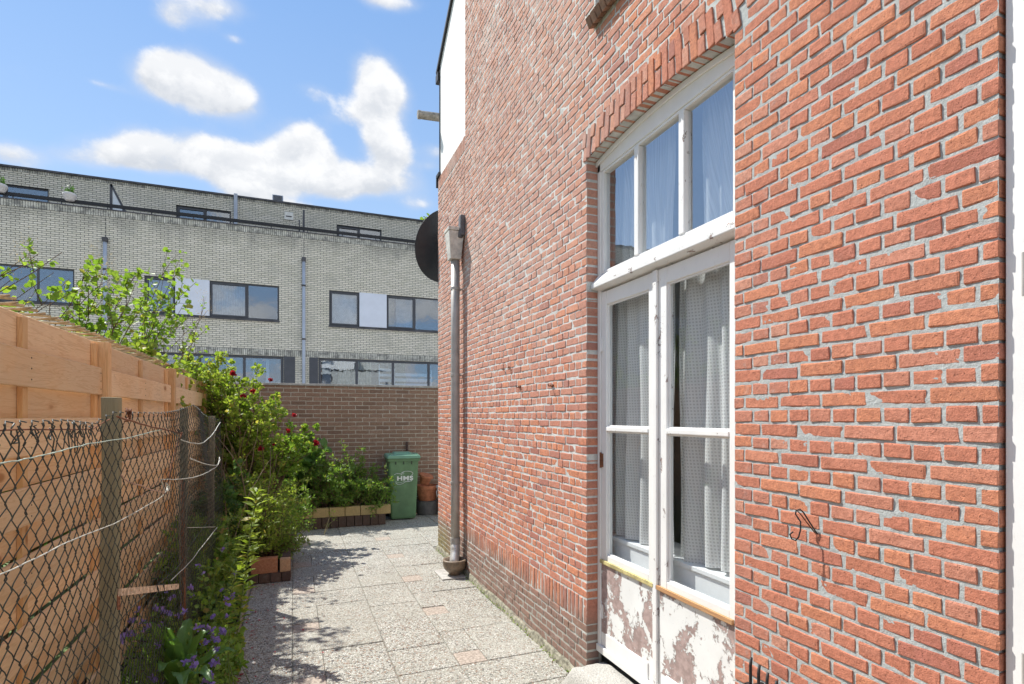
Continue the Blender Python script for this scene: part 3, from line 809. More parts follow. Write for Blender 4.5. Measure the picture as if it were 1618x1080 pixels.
# net curtains
def curtain(y0, y1, zt, zb, x, folds, mat, name, label, amp=.022, seed=1, hem=0.0, gather=1.0):
    r = random.Random(seed); nu = folds*10; nvv = 26
    ph = r.random()*6; V = []; UV = []
    base = []; u = 0; px_ = None
    for i in range(nu+1):
        f = i/nu; a = f*folds*2*math.pi+ph+1.1*math.sin(f*7+ph)
        base.append((f, a))
    for j in range(nvv+1):
        g = j/nvv; u = 0; prev = None
        for i in range(nu+1):
            f, a = base[i]
            k = amp*(.55+.6*g)*(1+.35*math.sin(f*11+ph))
            y = y0+(y1-y0)*f+.35*k*math.sin(a*2+ph)*.5+.01*g*math.sin(f*5+g*2)
            xx = x+k*math.sin(a)+.006*math.sin(g*6+f*9)
            z = zt+(zb-zt+hem*f)*g
            p = Vector((xx, y, 0))
            if prev is not None: u += (p-prev).length
            prev = p
            V.append((xx, y, z)); UV.append((u, z))
    W_ = nu+1
    F = [(j*W_+i, j*W_+i+1, (j+1)*W_+i+1, (j+1)*W_+i) for j in range(nvv) for i in range(nu)]
    o = build(name, (V, F), mat, smooth=True)
    uvl = o.data.uv_layers.new(name='UVMap')
    for lp in o.data.loops: uvl.data[lp.index].uv = UV[lp.vertex_index]
    tag(o, label, 'curtain', 'net curtains behind the French doors'); return o
curtain(2.30, 2.93, 2.36, .892, 1.815, 6, mat_waffle, 'net_curtain', 'white waffle net curtain behind the far door leaf', seed=2, hem=0)
curtain(1.62, 2.28, 2.36, .935, 1.815, 6, mat_waffle, 'net_curtain', 'white waffle net curtain behind the near door leaf', seed=5, hem=-.06)
curtain(2.33, 2.97, 3.16, 2.38, 1.83, 6, mat_sheer, 'net_curtain', 'sheer white curtain behind the far panes of the toplight', .018, 7)
curtain(1.55, 2.13, 3.16, 2.38, 1.83, 7, mat_sheer, 'net_curtain', 'sheer white curtain behind the nearest pane of the toplight', .018, 9)

# ================================================================== ANNEX
annex = thing('brick_annex', 'lower brick annex beyond the drainpipe with white rendered gable on top', 'house')
YA = 6.47; ZA = 4.44
br = []
for y, z, L, kd, e0, e1 in rows(YE+.008, YA, .0, ZA-.155, PITCH, .1655, [soldier_hole], 1, seed=44):
    end = abs(y+L/2-YA) < .02
    br.append((bmat((WX+.003, y, z+rng.uniform(-.0015, .0015)), RZ, rng.uniform(-.005, .005), L, BH*rng.uniform(.93, 1.05), rng.uniform(.0015, .005)), kd, 1 if end else 0))
y = YE+.035
while y < YA:
    br.append((bmat((WX+.003, y, ZA-.075), RZ, R(90), .148, .040, .004), 's', 0)); y += .0505
emit_bricks(br, annex, mat_brick_obj, mat_brick, 0)
mortar_grid(YE+.004, YA+.004, 0, ZA, .02, lambda a, b: a > 99, 'mortar_wall', x=WX+.003, parent=annex)
m = M()
q4((WX+.004, YA+.004, 0), (5.5, YA+.004, 0), (5.5, YA+.004, ZA), (WX+.004, YA+.004, ZA))
q4((WX+.004, YE, ZA-.002), (5.5, YE, ZA-.002), (5.5, YA, ZA-.002), (WX+.004, YA, ZA-.002))
build('wall', m, mat_mortar, annex)
# rendered gable: its verge climbs toward the camera
g0 = onX(697.5, 103, 1.64); g1 = onX(718, 0, 1.64); sl_ = (g1.z-g0.z)/(g1.y-g0.y)
yg1 = g0.y; yg0 = YE-.0
def vz(y): return g0.z+sl_*(y-g0.y)
m = M()
zt = vz(yg0)
m.add([(1.628, yg0, ZA), (1.628, yg1, ZA), (1.628, yg1, vz(yg1)), (1.628, yg0, zt), (3.6, yg0, ZA), (3.6, yg1, ZA), (3.6, yg1, vz(yg1)), (3.6, yg0, zt)],
      [(0, 3, 2, 1), (4, 5, 6, 7), (1, 2, 6, 5), (0, 4, 7, 3), (3, 7, 6, 2)])
build('rendered_gable', m, mat_render, annex)
m = M(); L_ = Vector((0, 1, sl_)).normalized(); UPn = Vector((0, -sl_, 1)).normalized()
a = Vector((1.60, yg1+.10, vz(yg1+.10))); b = Vector((1.60, yg0, vz(yg0)))
m.add([a, b, b+UPn*.05, a+UPn*.05, a+Vector((.04, 0, 0)), b+Vector((.04, 0, 0)), b+UPn*.05+Vector((.04, 0, 0)), a+UPn*.05+Vector((.04, 0, 0))], [(0, 3, 2, 1), (4, 5, 6, 7), (0, 4, 7, 3), (1, 2, 6, 5), (3, 7, 6, 2), (0, 1, 5, 4)])
build('verge_board', m, mat_black, annex, bevel=.004)
build('eaves_board', M().box(1.60, 3.6, yg1+.02, yg1+.13, vz(yg1+.10)-.10, vz(yg1+.10)+.0), mat_black, annex, bevel=.004)
build('corner_trim', M().box(1.618, 1.645, yg1+.002, yg1+.022, ZA+.01, vz(yg1)-.01), mat_black, annex)
build('roof', M().add([(1.62, yg0, vz(yg0)+.052), (3.7, yg0, vz(yg0)+.052), (3.7, yg1+.14, vz(yg1+.14)+.052), (1.62, yg1+.14, vz(yg1+.14)+.052),(1.62, yg0, vz(yg0)+.085), (3.7, yg0, vz(yg0)+.085), (3.7, yg1+.14, vz(yg1+.14)+.085), (1.62, yg1+.14, vz(yg1+.14)+.085)], [(0, 3, 2, 1), (4, 5, 6, 7), (3, 7, 6, 2), (0, 4, 7, 3)]), mat_black, annex)
build('parapet_cap', M().box(1.60, 5.5, YA-.10, YA+.03, ZA-.0+.002, ZA+.05).box(1.60, 1.64, YA-.0, YA+.03, ZA-.10, ZA+.002), mat_black, annex, bevel=.006)
# lead covered outlet pipe poking out past the gable
pa = onY(660, 180.5, 6.6); pb = onY(700, 186, 6.6)
m = M().tube([pa, pa+(pb-pa)*.5, pb+(pb-pa)*1.5], [.047, .049, .050], 14)
op = build('outlet_pipe', m, mat_lead, annex, smooth=False)
build('pipe_collar', M().tube([pa+(pb-pa)*.01, pa+(pb-pa)*.10], [.052, .052], 14), mat_lead, op)
# mossy footing along the bottom of the wall
ys = np.linspace(2.95, YA, 170)
V = []
for y in ys:
    w = .016+.012*float(vn(np.array(y*5.), np.array(0.), 2)+.5); h = .030+.03*float(vn(np.array(y*7.), np.array(3.), 2)+.5)
    V += [(WX+.004, y, h+.012), (WX-w*.6, y, h), (WX-w-.008, y, 0.0)]
F = [(3*i+k, 3*i+k+1, 3*i+k+4, 3*i+k+3) for i in range(len(ys)-1) for k in range(2)]
mat_foot = simple('mossy_mortar', (.25, .235, .18), 1, .45, 30, .1, 0, .006, 60)
build('footing', (V, F), mat_foot, house, smooth=False)

# satellite dish
dish = thing('satellite_dish', 'round dark satellite dish fixed behind the corner of the annex', 'satellite dish')
dc = Vector((1.80, 6.85, 1.6+(657-390)/871*7.05)); dn = Vector((-.30, .86, .35)).normalized()
rot = dn.to_track_quat('Z', 'Y').to_matrix().to_4x4(); mt = Matrix.Translation(dc) @ rot
m = M(); nr, na = 10, 48; vs = []; fs = []
for side in (0, 1):
    for i in range(nr+1):
        rr = .445*i/nr; zz = -.085*(1-(i/nr)**2)-(.004 if side == 0 else 0)
        for j in range(na):
            q = 2*math.pi*j/na; vs.append(mt @ Vector((rr*math.cos(q)*.94, rr*math.sin(q), zz)))
    o_ = side*(nr+1)*na
    for i in range(nr):
        for j in range(na): fs.append((o_+i*na+j, o_+i*na+(j+1) % na, o_+(i+1)*na+(j+1) % na, o_+(i+1)*na+j))
m.add(vs, fs); dr = build('reflector', m, mat_darkplastic, dish, smooth=True)
rim = [mt @ Vector((.445*.94*math.cos(2*math.pi*j/48), .445*math.sin(2*math.pi*j/48), 0)) for j in range(49)]
build('rim', M().tube(rim, .007, 6, False), mat_darkplastic, dr, smooth=True)
build('mount', M().tube([dc-dn*.08, dc-dn*.08+Vector((.06, -.12, -.02)), (1.95, YA, dc.z-.05)], .02, 8), mat_black, dish)
build('receiver_arm', M().tube([mt @ Vector((0, -.42, .0)), mt @ Vector((0, -.30, .42))], .011, 8), mat_black, dish)
build('receiver', M().tube([mt @ Vector((0, -.30, .42)), mt @ Vector((0, -.24, .36))], .03, 12), mat_whiteplastic, dish)

# ================================================================== DRAINPIPE
dp = thing('drainpipe', 'grey drainpipe with square hopper running down the annex wall', 'drainpipe')
PX, PYY = 1.545, 5.45; PR = .045
build('pipe', M().tube([(PX, PYY, z) for z in (.30, .9, 1.6, 2.4, 3.22)], PR, 20), mat_pipe, dp, smooth=True)
build('shoe', M().tube([(PX, PYY, .31), (PX, PYY, .24), (PX-.012, PYY-.03, .19), (PX-.03, PYY-.07, .14), (PX-.035, PYY-.09, .10)], [PR+.003]*4+[PR], 18), mat_pipe_shoe, dp, smooth=True)
for z in (.92, 2.02, 2.9):
    b_ = build('bracket', M().tube([(PX, PYY, z-.013), (PX, PYY, z+.013)], PR+.005, 20).box(PX+.04, WX, PYY-.011, PYY+.011, z-.006, z+.006), mat_pipe, dp, bevel=.001)
build('joint_collar', M().tube([(PX, PYY, .30), (PX, PYY, .36)], PR+.006, 20), mat_pipe, dp, smooth=False)
m = M()
def frust(c, w0, d0, w1, d1, z0, z1):
    cx, cy = c
    m.add([(cx-d0, cy-w0, z0), (cx+d0, cy-w0, z0), (cx+d0, cy+w0, z0), (cx-d0, cy+w0, z0), (cx-d1, cy-w1, z1), (cx+d1, cy-w1, z1), (cx+d1, cy+w1, z1), (cx-d1, cy+w1, z1)],
          [(0, 3, 2, 1), (0, 1, 5, 4), (1, 2, 6, 5), (2, 3, 7, 6), (3, 0, 4, 7), (4, 5, 6, 7)])
frust((PX-.01, PYY), .062, .055, .088, .080, 3.19, 3.47)
hp = build('hopper', m, mat_hopper, dp, bevel=.008)
m = M(); frust((PX-.01, PYY), .094, .084, .096, .086, 3.472, 3.505); build('hopper_rim', m, mat_hopper, hp, bevel=.004)
build('inlet', M().box(PX+.02, WX-.002, PYY-.115, PYY-.03, 3.42, 3.63).tube([(PX+.03, PYY-.07, 3.40), (PX+.03, PYY-.07, 3.5)], .03, 10), simple('dark_grey_plastic', (.13, .13, .14), .6), dp, bevel=.012)
gp_ = thing('gully_pot', 'brown glazed gully pot at the foot of the drainpipe', 'gully')
gc = (PX-.035, PYY-.10, 0)
m = M(); prof = [(.055, 0), (.060, .03), (.075, .045), (.105, .075), (.118, .11), (.116, .145), (.122, .152), (.120, .165), (.098, .166), (.092, .12), (.05, .10)]
m.lathe(gc, prof, 28); build('bowl', m, mat_gully, gp_, smooth=True)
build('base_plate', M().box(gc[0]-.16, WX-.02, gc[1]-.13, gc[1]+.22, .002, .014), mat_concrete, gp_, bevel=.004)

# ================================================================== small iron things on the wall
hk = thing('wire_hook', 'thin black bent wire hook hanging from the brick pier', 'hook')
def onw(px, py, x): return onX(px, py, x)
pts = [(1291, 843, 1.618), (1280, 826, 1.605), (1270, 810, 1.590), (1264, 804, 1.582), (1258, 806, 1.578), (1257, 812, 1.578), (1261, 818, 1.58), (1265, 824, 1.58), (1265, 836, 1.578), (1262, 848, 1.574), (1257, 854, 1.57), (1251, 851, 1.566), (1248, 844, 1.563), (1253, 840, 1.562)]
build('hook_wire', M().tube([onw(*p) for p in pts], .0026, 6), mat_iron, hk, smooth=True)
pts2 = [(1287, 841, 1.618), (1274, 824, 1.604), (1265, 812, 1.592), (1259, 806, 1.582), (1257, 812, 1.58), (1262, 821, 1.58)]
build('hook_wire', M().tube([onw(*p) for p in pts2], .0020, 6), mat_rust, hk, smooth=True)
def clamp(px, py, label, g='small iron wall hooks'):
    p = onX(px, py, WX-.002)
    t_ = thing('wall_hook', label, 'hook', g)
    build('shank', M().tube([p, p+Vector((-.03, 0, .002)), p+Vector((-.034, 0, .018))], .004, 6), mat_rust, t_)
    build('plate', M().box(p.x-.012, p.x, p.y-.018, p.y+.018, p.z+.0, p.z+.012), mat_rust, t_)
clamp(822, 612, 'small rusty iron hook left of its twin on the long brick wall')
clamp(873, 610, 'small rusty iron hook nearest the French doors on the long brick wall')
clamp(690, 636, 'small iron hook on the annex wall left of the drainpipe')
def eye(px, py, r, label):
    p = onX(px, py, WX-.016); t_ = build('screw_eye', M().tube([p+Vector((0, r*math.cos(q), r*math.sin(q))) for q in [2*math.pi*i/14 for i in range(15)]], .0028, 6, False).tube([p+Vector((.018, 0, 0)), p+Vector((0, r*.2, -r))], .003, 6), mat_rust)
    tag(t_, label, 'screw eye', 'iron eyes screwed in the wall')
eye(804, 581, .014, 'larger rusty screw eye on the long brick wall'); eye(795, 583, .009, 'smaller rusty screw eye on the long brick wall')
# thin cable hanging from the eyes
a = onX(810, 592, WX-.006); b = onX(818, 606, WX-.006)
# iron spikes at the bottom of the pier
sp = thing('spiked_rack', 'row of black iron prongs standing against the wall at the bottom edge of the photo', 'rack')
for i in range(7):
    y = 1.56-.038*i; x = 1.565; zt = .712-.012*i+(.0 if i < 4 else -.012)
    curve = [(x, y, .25), (x, y, zt-.03), (x+.002, y-.002, zt)] if i < 4 else [(x, y, .25), (x, y, zt-.03), (x+.006, y-.006, zt), (x+.02, y-.012, zt+.004), (x+.04, y-.016, zt-.02)]
    build('prong', M().tube(curve, [.0055]*(len(curve)-1)+[.005], 8), mat_iron, sp, smooth=True)
build('rack_rail', M().box(1.556, 1.574, 1.30, 1.58, .60, .612).box(1.556, 1.574, 1.30, 1.58, .30, .312).box(1.574, WX, 1.31, 1.322, .60, .612).box(1.574, WX, 1.55, 1.562, .60, .612), mat_iron, sp)

# doorstep
V = []; nx_, ny_ = 14, 40
for i in range(nx_+1):
    for j in range(ny_+1):
        a = i/nx_; f = j/ny_; y = 1.62+1.30*f
        prof = (1-abs(2*a-1)**5)
        ed = 1-abs(2*f-1)**14
        x = 1.46+.24*a; z = .165*min(1, (max(a, .0)*4.5)**.45)*ed+.01*float(vn(np.array(x*30), np.array(y*18), 3))
        if i == 0: x = 1.47; z = 0
        x += .012*float(vn(np.array(z*20), np.array(y*7), 4))
        V.append((x, y, z))
F = [(i*(ny_+1)+j, (i+1)*(ny_+1)+j, (i+1)*(ny_+1)+j+1, i*(ny_+1)+j+1) for i in range(nx_) for j in range(ny_)]
ds = build('doorstep', (V, F), mat_granite, smooth=True); tag(ds, 'rounded worn granite doorstep below the French doors', 'doorstep')

# ================================================================== GARDEN WALL at the back
gw = thing('garden_wall', 'brown brick garden wall with thin pale coping closing the yard', 'wall')
GY = 9.12; gb = []
for x, z, L, kd, e0, e1 in rows(-4.2, 4.8, .0, 2.07, .0655, .214, [], 0, .010, seed=5, bond='half'):
    gb.append((bmat((x, GY, z+rng.uniform(-.001, .001)), R(180), 0, L, .0545, rng.uniform(.001, .003)), 's', 0))
vis = [b for b in gb]
emit_bricks(vis, gw, mat_wallbrick_o, mat_wallbrick, 300)
build('mortar_wall', M().box(-4.2, 4.8, GY+.001, GY+.20, 0, 2.07), mat_wallmortar, gw)
for i in range(9):
    build('coping', M().box(-4.2+i+.002, -3.2+i-.002, GY-.02, GY+.22, 2.072, 2.105), mat_concrete, gw, bevel=.004)
dk = onY(643, 706, GY-.02)
build('pipe_stub', M().tube([(dk.x, GY-.03, dk.z-.08), (dk.x, GY-.03, dk.z+.09)], .02, 8), simple('brown_stub', (.10, .06, .05), .8), gw)

# ================================================================== planters of loose bricks
def block(x0, x1, y0, y1, z0, z1, mat, parent, name='brick'):
    c = ((x0+x1)/2, (y0+y1)/2, (z0+z1)/2); o = build(name, M().box(x0-c[0], x1-c[0], y0-c[1], y1-c[1], z0-c[2], z1-c[2]), mat, parent, bevel=.006)
    o.location = c; o.rotation_euler = (0, 0, rng.uniform(-.02, .02)); return o
mat_orangeblock = brick_mat('orange_block', (.44, .16, .08), (.36, .12, .07), (.50, .24, .13), 'object', .1, .6)
mat_tanblock = brick_mat('tan_block', (.55, .33, .19), (.50, .30, .17), (.58, .36, .21), 'object', .1, .5)
mat_yelblock = brick_mat('yellow_block', (.55, .40, .19), (.50, .35, .16), (.60, .44, .22), 'object', .05, .5)
mat_brownblock = brick_mat('dark_block', (.13, .085, .065), (.10, .065, .055), (.16, .10, .08), 'object', .1, .6)
p1 = thing('brick_planter', 'low planter edge of orange and tan bricks on dark bricks beside the path', 'planter')
x = -.40
for k, w in enumerate((.10, .10, .10, .085)): block(x, x+w-.004, 5.77, 5.87, .0, .09, mat_brownblock, p1); x += w
block(-.37, -.135, 5.775, 5.86, .092, .235, mat_orangeblock, p1); block(-.115, -.02, 5.775, 5.86, .092, .215, mat_tanblock, p1)
y = 5.88
while y < 7.5:
    block(-.11, -.015, y, y+.20, 0, .09, mat_brownblock, p1); block(-.11, -.02, y+.02, y+.215, .092, .21, rng.choice([mat_orangeblock, mat_brownblock]), p1); y += .215
p2 = thing('brick_planter', 'low planter of yellow bricks over dark upright bricks before the back wall', 'planter')
x = .05
while x < 1.22:
    block(x, x+.105, 8.25, 8.35, .0, .155, mat_brownblock, p2); x += .112
x = .05
while x < 1.15:
    block(x, x+.21, 8.26, 8.35, .157, .29, mat_yelblock, p2); x += .218
y = 8.36
while y < 9.0: block(1.13, 1.22, y, y+.2, 0, .155, mat_brownblock, p2); y += .21
V = []; F = []
soilb = build('planter_soil', M().box(.0, 1.13, 8.352, 9.10, 0, .22), mat_soil, p2)
soilb = build('planter_soil', M().box(-.9, -.112, 5.872, 9.10, -.03, .13), mat_soil, p1)

# ================================================================== WHEELED BIN
bn = thing('wheeled_bin', 'green wheeled bin with white HMS print standing at the back wall', 'wheelie bin', loc=(1.60, 8.72, 0))
bn.rotation_euler = (0, 0, R(-4))
m = M()
def rrect(w, d, r, z, k=4):
    pts = []
    for cx, cy, a0 in ((w-r, d-r, 0), (-w+r, d-r, 90), (-w+r, -d+r, 180), (w-r, -d+r, 270)):
        for i in range(k+1):
            q = R(a0+90*i/k); pts.append((cx+r*math.cos(q), cy+r*math.sin(q), z))
    return pts
def loft(m, rings):
    k = len(rings[0]); vs = [p for r_ in rings for p in r_]
    fs = [(i*k+j, i*k+(j+1) % k, (i+1)*k+(j+1) % k, (i+1)*k+j) for i in range(len(rings)-1) for j in range(k)]
    fs += [tuple(range(k))[::-1], tuple(range((len(rings)-1)*k, len(rings)*k))]
    m.add(vs, fs)
loft(m, [rrect(.185, .205, .03, .02), rrect(.195, .215, .035, .05), rrect(.225, .255, .035, .86), rrect(.228, .258, .035, .93)])
bd_ = build('body', m, mat_bin, bn, smooth=False, bevel=.004)
m = M(); loft(m, [rrect(.245, .272, .03, .905), rrect(.247, .274, .03, .945)]); build('rim', m, mat_bin, bn, bevel=.004)
for xx in (-.12, 0, .12): build('rib', M().box(xx-.006, xx+.006, -.268, -.245, .86, .905), mat_black, bd_)
m = M(); loft(m, [rrect(.255, .285, .03, .948), rrect(.258, .290, .035, .962), rrect(.250, .282, .035, .995), rrect(.235, .265, .035, 1.005)])
lid = build('lid', m, mat_binlid, bn, bevel=.003)
m = M(); loft(m, [rrect(.150, .17, .03, 1.0055), rrect(.125, .15, .03, 1.035)]); build('lid_dome', m, mat_binlid, lid, bevel=.004)
for xx in (-.20, .20): build('lid_lug', M().tube([(xx, -.24, 1.0), (xx, -.24, 1.03)], .012, 8), mat_binlid, lid)
build('handle', M().tube([(-.2, .30, .95), (-.2, .34, .96), (.2, .34, .96), (.2, .30, .95)], .014, 8), mat_bin, bn)
for xx in (-.21, .21): build('wheel', M().tube([(xx-.03, .22, .10), (xx+.03, .22, .10)], .10, 20), mat_black, bn)
# print
cu = bpy.data.curves.new('hms_text', 'FONT'); cu.body = 'HMS'; cu.size = .105; cu.align_x = 'CENTER'; cu.offset = .0045; cu.extrude = .0006; cu.space_character = 1.12
tmp = bpy.data.objects.new('t', cu); COL.objects.link(tmp); dg = bpy.context.evaluated_depsgraph_get(); dg.update()
me = bpy.data.meshes.new_from_object(tmp.evaluated_get(dg)); bpy.data.objects.remove(tmp); me.materials.clear(); me.materials.append(mat_logo)
lt = bpy.data.objects.new('hms_print', me); COL.objects.link(lt); lt.parent = bd_
lt.scale = (1.12, .86, 1); lt.rotation_euler = (R(90+2.0), 0, 0); lt.location = (.02, -.2475, .615)
def fy(z): return -(.215+(.255-.215)*(z-.05)/.81)-.002
def pline(pts, r=.0028): return [(x, fy(z)-.001, z) for x, z in pts]
m = M()
m.tube(pline([(.02+.09*math.cos(R(a))+.03, .715+.038*math.sin(R(a))) for a in range(-40, 215, 12)]), .0032, 4)
m.tube(pline([(-.09+.05*math.cos(R(a)), .70+.02*math.sin(R(a))) for a in range(30, 190, 16)]), .003, 4)
m.tube(pline([(-.115, .605), (-.115, .575), (-.09, .555), (-.05, .553), (-.01, .566), (.03, .590), (.08, .592), (.12, .600), (.13, .625)]), .0032, 4)
m.tube(pline([(-.10, .585), (-.04, .580), (.02, .600), (.09, .602)]), .002, 4)
m.tube(pline([(-.01+.012*math.cos(R(a)), .722+.012*math.sin(R(a))) for a in range(0, 361, 40)]), .0025, 4)
build('logo_outline', m, mat_logo, bd_)

# pots beside the bin
def pot(name, label, cat, c, prof, mat, rimprof=None, tilt=None, g=None):
    t_ = thing(name, label, cat, g, loc=c)
    m = M(); m.lathe((0, 0, 0), prof, 28); build('pot_body', m, mat, t_, smooth=False)
    if rimprof: m = M(); m.lathe((0, 0, 0), rimprof, 28); build('rim', m, mat, t_)
    if tilt: t_.rotation_euler = tilt
    return t_
def gxy(px, py):
    p = onZ(px, py); return p
c0 = onZ(676, 815)
bk = pot('bucket', 'dark grey round tub standing on the paving beside the bin', 'tub', (c0.x+.04, c0.y+.22, 0), [(.155, 0), (.165, .01), (.19, .22), (.195, .225), (.185, .227)], mat_greybucket)
pot('flower_pot', 'large terracotta pot stacked in the grey tub by the bin', 'flower pot', (c0.x+.04, c0.y+.22, .20), [(.13, 0), (.175, .21), (.19, .211), (.195, .27), (.18, .272), (.165, .2)], mat_terra, None, None, 'terracotta pots by the bin')
pot('flower_pot', 'small terracotta pot tipped upside down on the larger pot', 'flower pot', (c0.x+.02, c0.y+.18, .64), [(.115, 0), (.12, -.03), (.10, -.032), (.075, -.15), (.05, -.152)][::-1], mat_terra, None, (R(14), R(12), 0), 'terracotta pots by the bin')
pp = pot('flower_pot', 'terracotta pot with white rim and string at the annex corner', 'flower pot', (c0.x+.33, c0.y+.02, .0), [(.11, 0), (.13, .25), (.165, .40), (.18, .41), (.18, .45), (.165, .452), (.15, .40)], mat_terra, None, None, 'terracotta pots by the bin')
m = M(); m.lathe((0, 0, .435), [(.182, 0), (.19, .01), (.186, .035), (.15, .045)], 28); build('white_rim', m, mat_whiteplastic, pp)
build('string', M().tube([(-.17, -.05, .44), (-.20, -.06, .38), (-.185, -.06, .31)], .007, 6), mat_whiteplastic, pp)

# ================================================================== WOODEN FENCE
fc = thing('wooden_fence', 'new pine garden fence of overlapping horizontal boards on posts', 'fence')
POSTS = [0.0, 1.8, 3.6, 5.4, 7.2, 9.0]
shared_b = {}
def plank(x0, x1, y0, y1, z0, z1, mat, name, parent=fc, tl=.0):
    hy = (y1-y0)/2; key = (round(x1-x0, 4), round(hy, 3), round(z1-z0, 4), mat.name)
    if key not in shared_b:
        hx, hz = (x1-x0)/2, (z1-z0)/2; e = .0025
        me = bpy.data.meshes.new(name); v = []; f = []
        n_ = 7
        for i in range(n_):
            y = -hy+2*hy*i/(n_-1); w = .0015*math.sin(i*1.7)
            v += [(-hx, y, -hz+e), (-hx+e, y, -hz), (hx-e, y, -hz), (hx, y, -hz+e), (hx, y, hz-e), (hx-e, y, hz), (-hx+e, y, hz), (-hx, y, hz-e)]
        for i in range(n_-1):
            for j in range(8): f.append((i*8+j, i*8+(j+1) % 8, (i+1)*8+(j+1) % 8, (i+1)*8+j))
        f += [tuple(range(8))[::-1], tuple(range((n_-1)*8, n_*8))]
        me.from_pydata(v, [], f); me.materials.append(mat); shared_b[key] = me
    o = bpy.data.objects.new(name, shared_b[key]); COL.objects.link(o); o.parent = parent
    o.location = ((x0+x1)/2, (y0+y1)/2, (z0+z1)/2); o.rotation_euler = (rng.uniform(-.0015, .0015), rng.uniform(-.015, .015), rng.uniform(-.001, .001)); return o
for k in range(-1, 5):
    ya = POSTS[k]+.034 if k >= 0 else -1.77; yb = POSTS[k+1]-.034
    for i in range(7):
        zt = 1.858-.267*i
        plank(-.968, -.950, ya+.004, yb-.004, zt-.145, zt, mat_pine, 'board')
        zt = 2.0-.267*i
        plank(-1.006, -.989, ya+.004, yb-.004, zt-.145, zt, mat_pine, 'board')
    for yb_ in (ya+.03, (ya+yb)/2, yb-.03):
        o = build('batten', M().box(-.9885, -.9685, yb_-.022, yb_+.022, .08, 1.985), mat_pine_v, fc, bevel=.002)
for y in POSTS:
    build('post', M().box(-1.02, -.925, y-.033, y+.033, -.05, 2.0), mat_pine_v, fc, bevel=.003)
m = M()
for k in range(0, 5):
    for ym in (POSTS[k]+.06, POSTS[k]+.9, POSTS[k+1]-.06):
        for i in range(7):
            for dz in (.03, .072, .115):
                zt = 1.858-.267*i-dz; m.tube([(-.9495, ym, zt), (-.9485, ym, zt)], .0035, 6)
build('nail', m, mat_iron, fc)['kind'] = 'stuff'

# cane trellis lying along the top behind the fence
tr = thing('cane_trellis', 'cane trellis of short sticks lying along the top of the fence', 'trellis')
nc = 0; y = 1.75; sh = None
while y < 8.2:
    L = rng.uniform(.30, .36); z = 2.045+rng.uniform(-.004, .004)
    x1 = -.985+rng.uniform(-.015, .01)
    if y < 6.5:
        build('cane', M().tube([(x1-L, y+rng.uniform(-.01, .01), z), (x1-L*.5, y+rng.uniform(-.004, .004), z+.003), (x1, y, z)], [.0058, .0062, .0060], 7), mat_cane, tr, smooth=True)
        build('cane', M().tube([(x1-.02, y+.004, z+.012), (x1-.09, y-.055, z-.012), (x1-.17, y-.12, z-.02)], .0046, 6), mat_cane, tr, smooth=True)
    y += .127
    nc += 1

# ================================================================== CHAIN LINK FENCE
cl = thing('chain_link_fence', 'sagging dark green chain link fence on old weathered wooden posts', 'fence')
MX = -.585
def top_z(y):
    px_ = [(.4, 1.57), (1.5, 1.572), (1.9, 1.575), (2.2, 1.562), (2.38, 1.60), (2.9, 1.60), (3.4, 1.615), (3.95, 1.655), (4.3, 1.63), (5.1, 1.565), (6, 1.53)]
    for (a, za), (b, zb) in zip(px_, px_[1:]):
        if a <= y <= b: return za+(zb-za)*(y-a)/(b-a)
    return px_[-1][1]
def warp(y, z):
    h = z/1.6
    sag = .018*math.sin(y*2.1+1)+.010*math.sin(y*5.3+z*3)+.018*math.sin(z*3.2+y)*(1 if h < .95 else .3)
    return MX+sag+.012*math.exp(-((y-2.15)**2)/.05)*(-1)
wsp, hp_ = .0312, .0345
y = .45; k = 0; m = M(); wires = 0
while y < 5.45:
    pts = []; zt = top_z(y); nseg = int(zt/hp_)
    for i in range(nseg+1):
        s_ = 1 if (i+k) % 2 else -1
        yy = y+s_*(wsp/2+.0035)+.003*math.sin(i*.9+k*1.7); z = zt-i*hp_+(.004*math.sin(k*2.2+i*.35))
        x = warp(yy, z)
        # small rounded bend with a twist out of plane
        pts.append((x-.0022*s_, yy-s_*.004, z+hp_*.16)); pts.append((x+.0016*s_, yy-s_*.0042, z-hp_*.16))
    if k % 2 == 0: pts = [(warp(y, zt)+.006, y+.008, zt+.012), (warp(y, zt)-.004, y-.004, zt+.016)]+pts
    m.tube(pts, .0017, 4 if y < 3.6 else 3, False)
    y += wsp; k += 1
mm = build('wire_mesh', m, mat_mesh, cl, smooth=True); mm['kind'] = 'stuff'
m = M().tube([(warp(y_, 1.55)-.003, y_, top_z(y_)-.008+.004*math.sin(y_*9)) for y_ in np.arange(.45, 2.36, .05)], .0021, 5); build('tension_wire', m, mat_rust, cl, smooth=True)
m = M().tube([(warp(y_, 1.0)-.003, y_, .82+.01*math.sin(y_*3)) for y_ in np.arange(.45, 5.4, .12)], .0018, 5); build('tension_wire', m, mat_mesh, cl, smooth=True)
m = M()
for y_ in (1.32, 1.52, 1.62, 1.71, 1.95, 2.02, 2.10, 2.18, 2.26, 1.80):      # frayed curls of wire along the top
    c = Vector((warp(y_, 1.57)-.004, y_, top_z(y_)-.006)); r_ = rng.uniform(.010, .022)
    m = M().tube([c+Vector((rng.uniform(-.006, .006), r_*math.cos(q+y_*9), r_*1.2*math.sin(q+y_*9)-.3*r_)) for q in [i*.62 for i in range(9)]], .0019, 5)
    m.tube([c, c+Vector((.004, rng.uniform(-.02, .02), -.03)), c+Vector((-.003, rng.uniform(-.03, .03), -.075))], .0018, 5)
    build('wire_curl', m, mat_mesh, cl, smooth=True)
